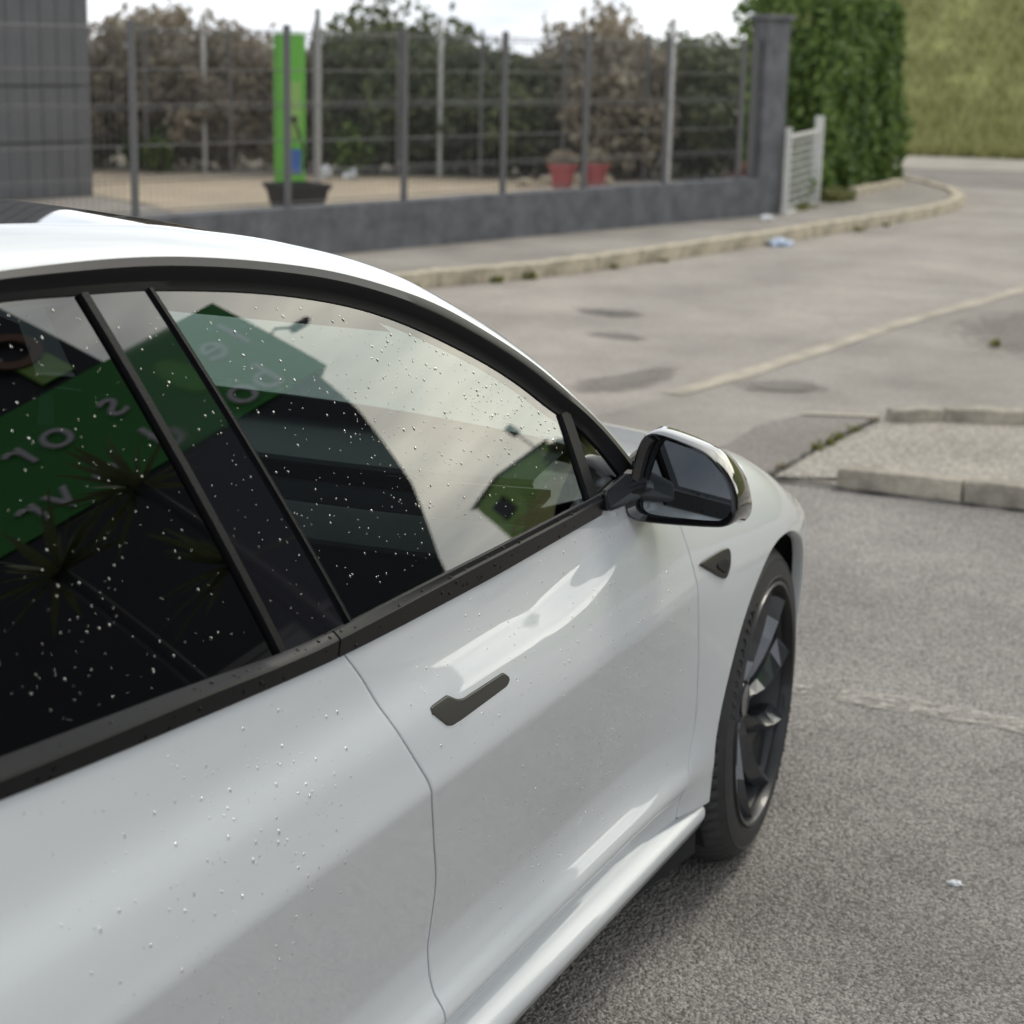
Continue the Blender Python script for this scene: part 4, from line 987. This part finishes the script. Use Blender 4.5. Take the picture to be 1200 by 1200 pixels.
# ---- wheels
def make_wheel():
    w=lathe('wheel',[(.2405,.012),(.2415,.0),(.2455,-.012),(.2515,-.014),(.254,-.009),(.254,.0),(.252,.01)],M['rimdark'],None,72,axis='Y',flat=30)
    # tyre
    pr=[(.252,.000),(.2545,-.008),(.260,-.0105),(.2615,-.0115),(.263,-.0100),(.280,-.0090),(.296,-.0050),(.2975,-.0062),(.3005,-.0056),(.302,-.0030),(.315,.007),(.3245,.019),(.3305,.032),(.334,.048),(.335,.07),(.335,.11),(.335,.15),(.334,.19),(.329,.209),(.315,.219),(.29,.224),(.262,.219),(.25,.205)]
    nseg=216;V=[];F=[]
    for i in range(nseg):
        a=2*math.pi*i/nseg
        for k,(r,h) in enumerate(pr):
            if 11<=k<=18 and (i%3)==0: r-=.008                # cross grooves of the tread blocks
            if k==10 and (i%3)==0: r-=.004
            V.append((r*math.cos(a),h,r*math.sin(a)))
    m_=len(pr)
    for i in range(nseg):
        for k in range(m_-1): F.append((i*m_+k,((i+1)%nseg)*m_+k,((i+1)%nseg)*m_+k+1,i*m_+k+1))
    ty=mesh('tyre',V,[f[::-1] for f in F],M['tyre'],w,flat_angle=18)
    # raised block marks and rib on the sidewall
    V=[];F=[]
    for a0 in np.concatenate([np.linspace(2.0,2.9,13),np.linspace(5.2,5.9,10)]):
        for q in range(2):
            r0,r1=.270,.288; a=a0+q*.02; da=.008 if q==0 else .02
            if random.random()<.2: continue
            k=len(V)
            for (aa,rr) in ((a,r0),(a+da,r0),(a+da,r1 if q==0 else r0+.006),(a,r1 if q==0 else r0+.006)): V.append((rr*math.cos(aa),-.0095-.0018,rr*math.sin(aa)))
            for (aa,rr) in ((a,r0),(a+da,r0),(a+da,r1 if q==0 else r0+.006),(a,r1 if q==0 else r0+.006)): V.append((rr*math.cos(aa),-.004,rr*math.sin(aa)))
            F+=[(k,k+1,k+2,k+3)]+[(k+i,k+4+i,k+4+(i+1)%4,k+(i+1)%4) for i in range(4)]
    o=mesh('sidewall_marks',V,F,M['tyre'],w); o['kind']='stuff'
    # spokes: five pairs of twisted blades with a sharp ridge, recessed dark web inside each pair
    for s in range(10):
        pr2=s%2; a0=2*math.pi*s/10+math.radians(-14);V=[];F=[];n=5
        for i in range(n+1):
            u=i/n; r=.040+(.241-.040)*u
            sw=a0+math.radians(26)*u**1.3
            hw=(.015+.019*u) if pr2==0 else (.011+.014*u)
            dep=.042-.041*u**.85+.006*pr2*(1-u)
            er=Vector((math.cos(sw),0,math.sin(sw)));et=Vector((-math.sin(sw),0,math.cos(sw)));Y=Vector((0,1,0)); base=er*r
            lean=(.55-u)*1.1
            V+=[base-et*hw+Y*(dep+.045),base-et*hw*.95+Y*(dep+.018),base+et*hw*lean*.7+Y*(dep-.005),base+et*hw*.95+Y*(dep+.008+.016*u),base+et*hw+Y*(dep+.045)]
        for i in range(n):
            for j in range(4): F.append((i*5+j,i*5+j+1,(i+1)*5+j+1,(i+1)*5+j))
        mesh('spoke',V,F,M['rim'],w)
    for s in range(5):
        V=[];F=[];n=4
        for i in range(n+1):
            u=i/n; r=.085+(.236-.085)*u; d=.042-.041*u**.85+.02
            a1=2*math.pi*s/5+math.radians(-14)+math.radians(26)*u**1.3+.06; a2=2*math.pi*s/5+math.radians(22)+math.radians(26)*u**1.3-.06
            V+=[(r*math.cos(a1),d,r*math.sin(a1)),(r*math.cos(a2),d+.006,r*math.sin(a2))]
        for i in range(n): F.append((i*2,i*2+1,i*2+3,i*2+2))
        mesh('aero_panel',V,F,M['rimdark'],w)
    lathe('hub',[(.078,.085),(.072,.046),(.060,.040),(.040,.044),(.034,.036),(.033,.030),(.0,.028)],M['rim'],w,30,axis='Y',flat=20)
    for s in range(5):
        a=2*math.pi*(s+.5)/5; o=lathe('lug_nut',[(.0,-.004),(.008,-.004),(.0095,.0),(.0095,.02)],M['steel'],w,6,axis='Y'); o.location=(.052*math.cos(a),.040,.052*math.sin(a))
    lathe('brake_disc',[(.06,.10),(.165,.10),(.165,.125),(.06,.125)],M['steel'],w,40,axis='Y')
    bm=bmesh.new(); box_bm(bm,(-.12,.105,.07),(.09,.07,.15),0,.015); bm_obj('caliper',bm,M['caliper'],w)
    lathe('rim_barrel',[(.2405,.012),(.234,.03),(.229,.05),(.226,.12),(.236,.19),(.25,.205)],M['caliper'],w,48,axis='Y')
    lathe('barrel_back',[(.0,.16),(.236,.17)],M['under'],w,40,axis='Y')
    return w
wheel=make_wheel(); wheel.parent=car
wheel.location=(0,-.886,.335); wheel.rotation_euler=(0,0,math.radians(4.2))
w2=copy_tree(wheel,car); w2.location=(0,.886,.335); w2.rotation_euler=(0,0,math.pi+math.radians(4.2))
w3=copy_tree(wheel,car); w3.location=(-2.875,-.886,.335); w3.rotation_euler=(0,.7,0)
w4=copy_tree(wheel,car); w4.location=(-2.875,.886,.335); w4.rotation_euler=(0,.3,math.pi)

# ---- interior
box('floor',(-1.7,0,.30),(2.6,1.5,.06),M['seat'],car)
def prof_y(name,prof,y0,y1,mat_,n=10,ang=30):
    V=[];F=[];m_=len(prof)
    for i in range(n+1):
        y=y0+(y1-y0)*i/n; e=.0+.05*(abs(2*i/n-1)**4)
        wl=-.655+.22*(1-abs(y/.826)**2.4)-.015
        for x,z in prof: V.append((min(x+e,wl),y,z))
    for i in range(n):
        for j in range(m_-1): F.append((i*m_+j,i*m_+j+1,(i+1)*m_+j+1,(i+1)*m_+j))
    return mesh(name,V,F,mat_,car,flat_angle=ang)
prof_y('dash_top',[(-.42,.93),(-.45,.962),(-.62,.960),(-.74,.945),(-.80,.932),(-.806,.925),(-.80,.918)],-.70,.70,M['dash'])
prof_y('dash_vent',[(-.80,.918),(-.775,.912),(-.775,.900),(-.80,.893)],-.72,.72,M['under'])
prof_y('dash_trim',[(-.80,.893),(-.812,.890),(-.83,.868),(-.832,.862)],-.72,.72,M['dash'])
prof_y('dash_strip',[(-.832,.862),(-.838,.858),(-.868,.810),(-.868,.802)],-.72,.72,M['dashpale'])
prof_y('dash_lower',[(-.868,.802),(-.855,.79),(-.80,.60),(-.70,.42),(-.55,.34)],-.72,.72,M['dash'])
def seat(y,x0=-1.45):
    s=empty('front_seat',(x0,y,0),0,car)
    def cushion(name,prof,wd,m_):
        V=[];F=[];n=12;k=len(prof)
        for i in range(n+1):
            t_=-1+2*i/n; sc=1-.10*abs(t_)**4
            cxp=sum(p[0] for p in prof)/k; czp=sum(p[1] for p in prof)/k
            for x,z in prof: V.append((cxp+(x-cxp)*sc+.03*abs(t_)**2.5,t_*wd/2,czp+(z-czp)*sc))
        for i in range(n):
            for j in range(k): F.append((i*k+j,i*k+(j+1)%k,(i+1)*k+(j+1)%k,(i+1)*k+j))
        F.append(tuple(range(k))[::-1]); F.append(tuple(n*k+j for j in range(k)))
        mesh(name,V,F,m_,s,flat_angle=50)
    cushion('seat_base',[(.30,.50),(.34,.55),(.28,.60),(-.10,.57),(-.22,.55),(-.22,.44),(.2,.42)],.50,M['seat'])
    cushion('backrest',[(-.18,.50),(-.10,.56),(-.20,.85),(-.32,1.10),(-.36,1.15),(-.43,1.13),(-.38,.85),(-.30,.50)],.48,M['seat'])
    cushion('headrest',[(-.345,1.16),(-.33,1.22),(-.37,1.31),(-.42,1.33),(-.47,1.30),(-.45,1.17)],.26,M['seat'])
seat(-.37); seat(.37)
V=[];F=[]
prof_y('rear_seat',[(-2.15,.50),(-2.15,.58),(-2.6,.55),(-2.66,.62),(-2.82,1.05),(-2.95,1.12)],-.62,.62,M['seat'])
st=empty('steering_wheel',(-1.02,.37,.93),0,car); st.rotation_euler=(0,math.radians(-65),0)
tube('ring',[(.185*math.cos(a),.185*math.sin(a),0) for a in np.linspace(0,2*math.pi,40,endpoint=False)],.015,M['seat'],st,8,closed=True)
box('spoke_bar',(0,0,-.01),(.05,.34,.02),M['seat'],st,0,.006); box('boss',(0,0,-.02),(.11,.12,.05),M['seat'],st,0,.02)
box('centre_screen',(-.86,.02,.93),(.012,.36,.18),M['gloss'],car,0,.004)
box('centre_console',(-1.15,0,.52),(.85,.22,.22),M['dash'],car,0,.03)
for y_ in (-.34,.34): mesh('sun_visor',[(-1.27,y_-.24,1.318),(-1.27,y_+.24,1.318),(-1.03,y_+.24,1.205),(-1.03,y_-.24,1.205)],[(0,1,2,3)],M['dash'],car)
# headliner strips (pillars and cross beam) stay below the glass roof
prof_y('headliner',[(-1.24,1.315),(-1.30,1.325),(-1.36,1.335)],-.56,.56,M['headliner'])
prof_y('headliner',[(-2.2,1.36),(-2.4,1.35),(-2.55,1.34)],-.5,.5,M['headliner'])
dc=[]
def door_card():
    V=[];F=[];n=20
    for i in range(n+1):
        x=-2.45+(1.60)*i/n
        for z,o_ in ((.30,.10),(.60,.10),(.68,.14),(.72,.14),(.76,.09),(ZG(x)-.03,.055),(ZG(x)-.012,.028)): V.append((x,side(min(x,-.9),min(z,.93))+o_,z))
    for i in range(n):
        for j in range(6): F.append((i*7+j,i*7+j+1,(i+1)*7+j+1,(i+1)*7+j))
    return mesh('door_card',V,F,M['dash'],car,flat_angle=40)
card=door_card()
bpil=mesh('inner_pillar',[(-1.86,-.80,.95),(-1.64,-.80,.95),(-1.73,-.60,1.34),(-1.87,-.60,1.34)],[(0,1,2,3)],M['dash'],car)

# ---- mirrored twins on the far side (same mesh data, mirrored by scale)
for o in [fdoor,rdoor,fender,fb_,quarter,sill,inner,liner,flap,trim,rail,wr,wf_,p1,qw,bt1,bt2,card,bpil,bs]+bars+[mir]:
    c=copy_tree(o,car); c.scale=(1,-1,1)
fdoor2=None

# ---- rain: drops on glass, paint and trim
def drops(name,spots,fn,parent,lift=0,flow=1.25,wm_=M['water']):
    V=[];F=[];nn_=9
    for x,z,s in spots:
        n=nrm(fn,x,z);p=Vector((x,fn(x,z),z))+n*lift
        d=(Vector((0,0,-1))-n*n.dot(Vector((0,0,-1)))).normalized(); u=d.cross(n)
        el=random.uniform(1,flow); h=.55*random.uniform(.7,1.1); k=len(V)
        for rr,hh in ((1,-.05),(.92,.5),(.62,.85)):
            for i in range(nn_):
                a=2*math.pi*i/nn_; wob=1+.12*math.sin(2*a+x*900)
                V.append(p+(u*math.cos(a)*rr*wob+d*(math.sin(a)*rr*el*(1.15 if math.sin(a)>0 else 1)*wob))*s+n*hh*h*s)
        V.append(p+n*h*s)
        for r in range(2):
            for i in range(nn_): F.append((k+r*nn_+i,k+r*nn_+(i+1)%nn_,k+(r+1)*nn_+(i+1)%nn_,k+(r+1)*nn_+i))
        for i in range(nn_): F.append((k+2*nn_+i,k+2*nn_+(i+1)%nn_,k+3*nn_))
    o=mesh(name,V,[f[::-1] for f in F],wm_,parent,smooth=True); o['kind']='stuff'; return o
def size(): 
    return .0006+.0012*random.random()**3
random.seed(21)
sp=[]
while len(sp)<560:
    x=random.uniform(-1.68,-.9);z=random.uniform(.97,1.33)
    if z>topz(x)-.02 or x<LC(z)+.012 or x>LD(z)-.02: continue
    if random.random()<.30+.7*smooth(-1.6,-1.0,x)*smooth(1.0,1.12,z): sp.append((x,z,size()*(1+.2*smooth(1.0,1.1,z))))
drops('rain_drops',sp,gofs(.007),wf_)
sp=[]
while len(sp)<340:
    x=random.uniform(-2.36,-1.83);z=random.uniform(.98,1.35)
    if x<LA(z)-.012 and ZG(x)+.005<z<topz(x)-.012 and random.random()<.35+.65*max(0,noise.noise(Vector((x*5,0,z*5)))+.4): sp.append((x,z,size()))
drops('rain_drops',sp,gofs(.007),wr)
sp=[]
for _ in range(70):
    z=random.uniform(.97,1.34);x=random.uniform(LB_(z)+.012,LC(z)-.012); sp.append((x,z,size()))
drops('rain_drops',sp,gofs(.006),p1)
sp=[]
for _ in range(900):
    x=random.gauss(-.85,.24);z=random.gauss(.55,.12)
    if -1.42<x<-.53 and .36<z<.9: sp.append((x,z,size()))
for _ in range(260):
    x=random.uniform(-1.55,-.62);z=random.uniform(.73,.90)
    if GB(z)+.02<x<GF(z)-.02 and not (-1.54<x<-1.27 and .765<z<.82): sp.append((x,z,size()))
drops('rain_drops',sp,side,fdoor,flow=1.6,wm_=M['waterp'])
sp=[]
for c in range(48):
    cx_,cz_=random.uniform(-2.25,-1.7),random.uniform(.55,.92)
    for _ in range(random.randint(3,9)):
        x=cx_+random.gauss(0,.045);z=cz_+random.gauss(0,.05)
        if GR(z)+.02<x<GB(z)-.015 and .5<z<ZB(x)-.01: sp.append((x,z,size()*1.25))
drops('rain_drops',sp,side,rdoor,flow=1.5,wm_=M['waterp'])
# on the belt trim's upper and lower face
def on_belt(n,x0,x1,par):
    V=[];sp=[]
    for _ in range(n):
        x=random.uniform(x0,x1);zg=ZG(x);zb=ZB(x);zm=zb+(zg-zb)*.78;yg=glass(x,zg);ys=side(x,zb);ye=min(ys,yg)-.006
        if random.random()<.6:
            t_=random.uniform(.2,.85);p=Vector((x,yg-.003+(ye+.005-yg)*t_,zg+(zm-zg)*t_));nv=Vector((0,-.35,.94))
        else:
            t_=random.uniform(.25,.9);p=Vector((x,ye+(ys-.004-ye)*t_,zm+(zb-zm)*t_));nv=Vector((0,-1,0))
        sp.append((p,nv.normalized(),random.uniform(.0012,.0028)))
    F=[]
    for p,n_,s in sp:
        u=Vector((1,0,0));d=n_.cross(u);k=len(V);m_=10
        for rr,hh in ((1,-.03),(.92,.5),(.6,.85)):
            for i in range(m_): a=2*math.pi*i/m_; V.append(p+(u*math.cos(a)*1.25+d*math.sin(a))*rr*s+n_*hh*.6*s)
        V.append(p+n_*.6*s)
        for r in range(2):
            for i in range(m_): F.append((k+r*m_+i,k+r*m_+(i+1)%m_,k+(r+1)*m_+(i+1)%m_,k+(r+1)*m_+i))
        for i in range(m_): F.append((k+2*m_+i,k+2*m_+(i+1)%m_,k+3*m_))
    o=mesh('rain_drops',V,F,M['water'],par,smooth=True); o['kind']='stuff'
on_belt(40,-2.28,-1.70,bt1); on_belt(46,-1.68,-.86,bt2)
# on the roof rail: scatter over its mesh
V=[];F=[];me=rail.data; polys=[p for p in me.polygons if p.normal.z>.25 and -2.0<p.center.x<-.72]
for _ in range(300):
    p=random.choice(polys); vs=[me.vertices[i].co for i in p.vertices]; a,b_=random.random(),random.random()
    c=vs[0].lerp(vs[1],a).lerp(vs[3].lerp(vs[2],a),b_); n_=p.normal; u=n_.orthogonal().normalized(); d=n_.cross(u); s=random.uniform(.0008,.0024)*(1 if c.x<-1.2 else .8); k=len(V);m_=9
    for rr,hh in ((1,-.03),(.92,.5),(.6,.85)):
        for i in range(m_): q=2*math.pi*i/m_; V.append(c+(u*math.cos(q)+d*math.sin(q)*1.2)*rr*s+n_*hh*.6*s)
    V.append(c+n_*.6*s)
    for r in range(2):
        for i in range(m_): F.append((k+r*m_+i,k+r*m_+(i+1)%m_,k+(r+1)*m_+(i+1)%m_,k+(r+1)*m_+i))
    for i in range(m_): F.append((k+2*m_+i,k+2*m_+(i+1)%m_,k+3*m_))
o=mesh('rain_drops',V,F,M['waterp'],rail,smooth=True); o['kind']='stuff'
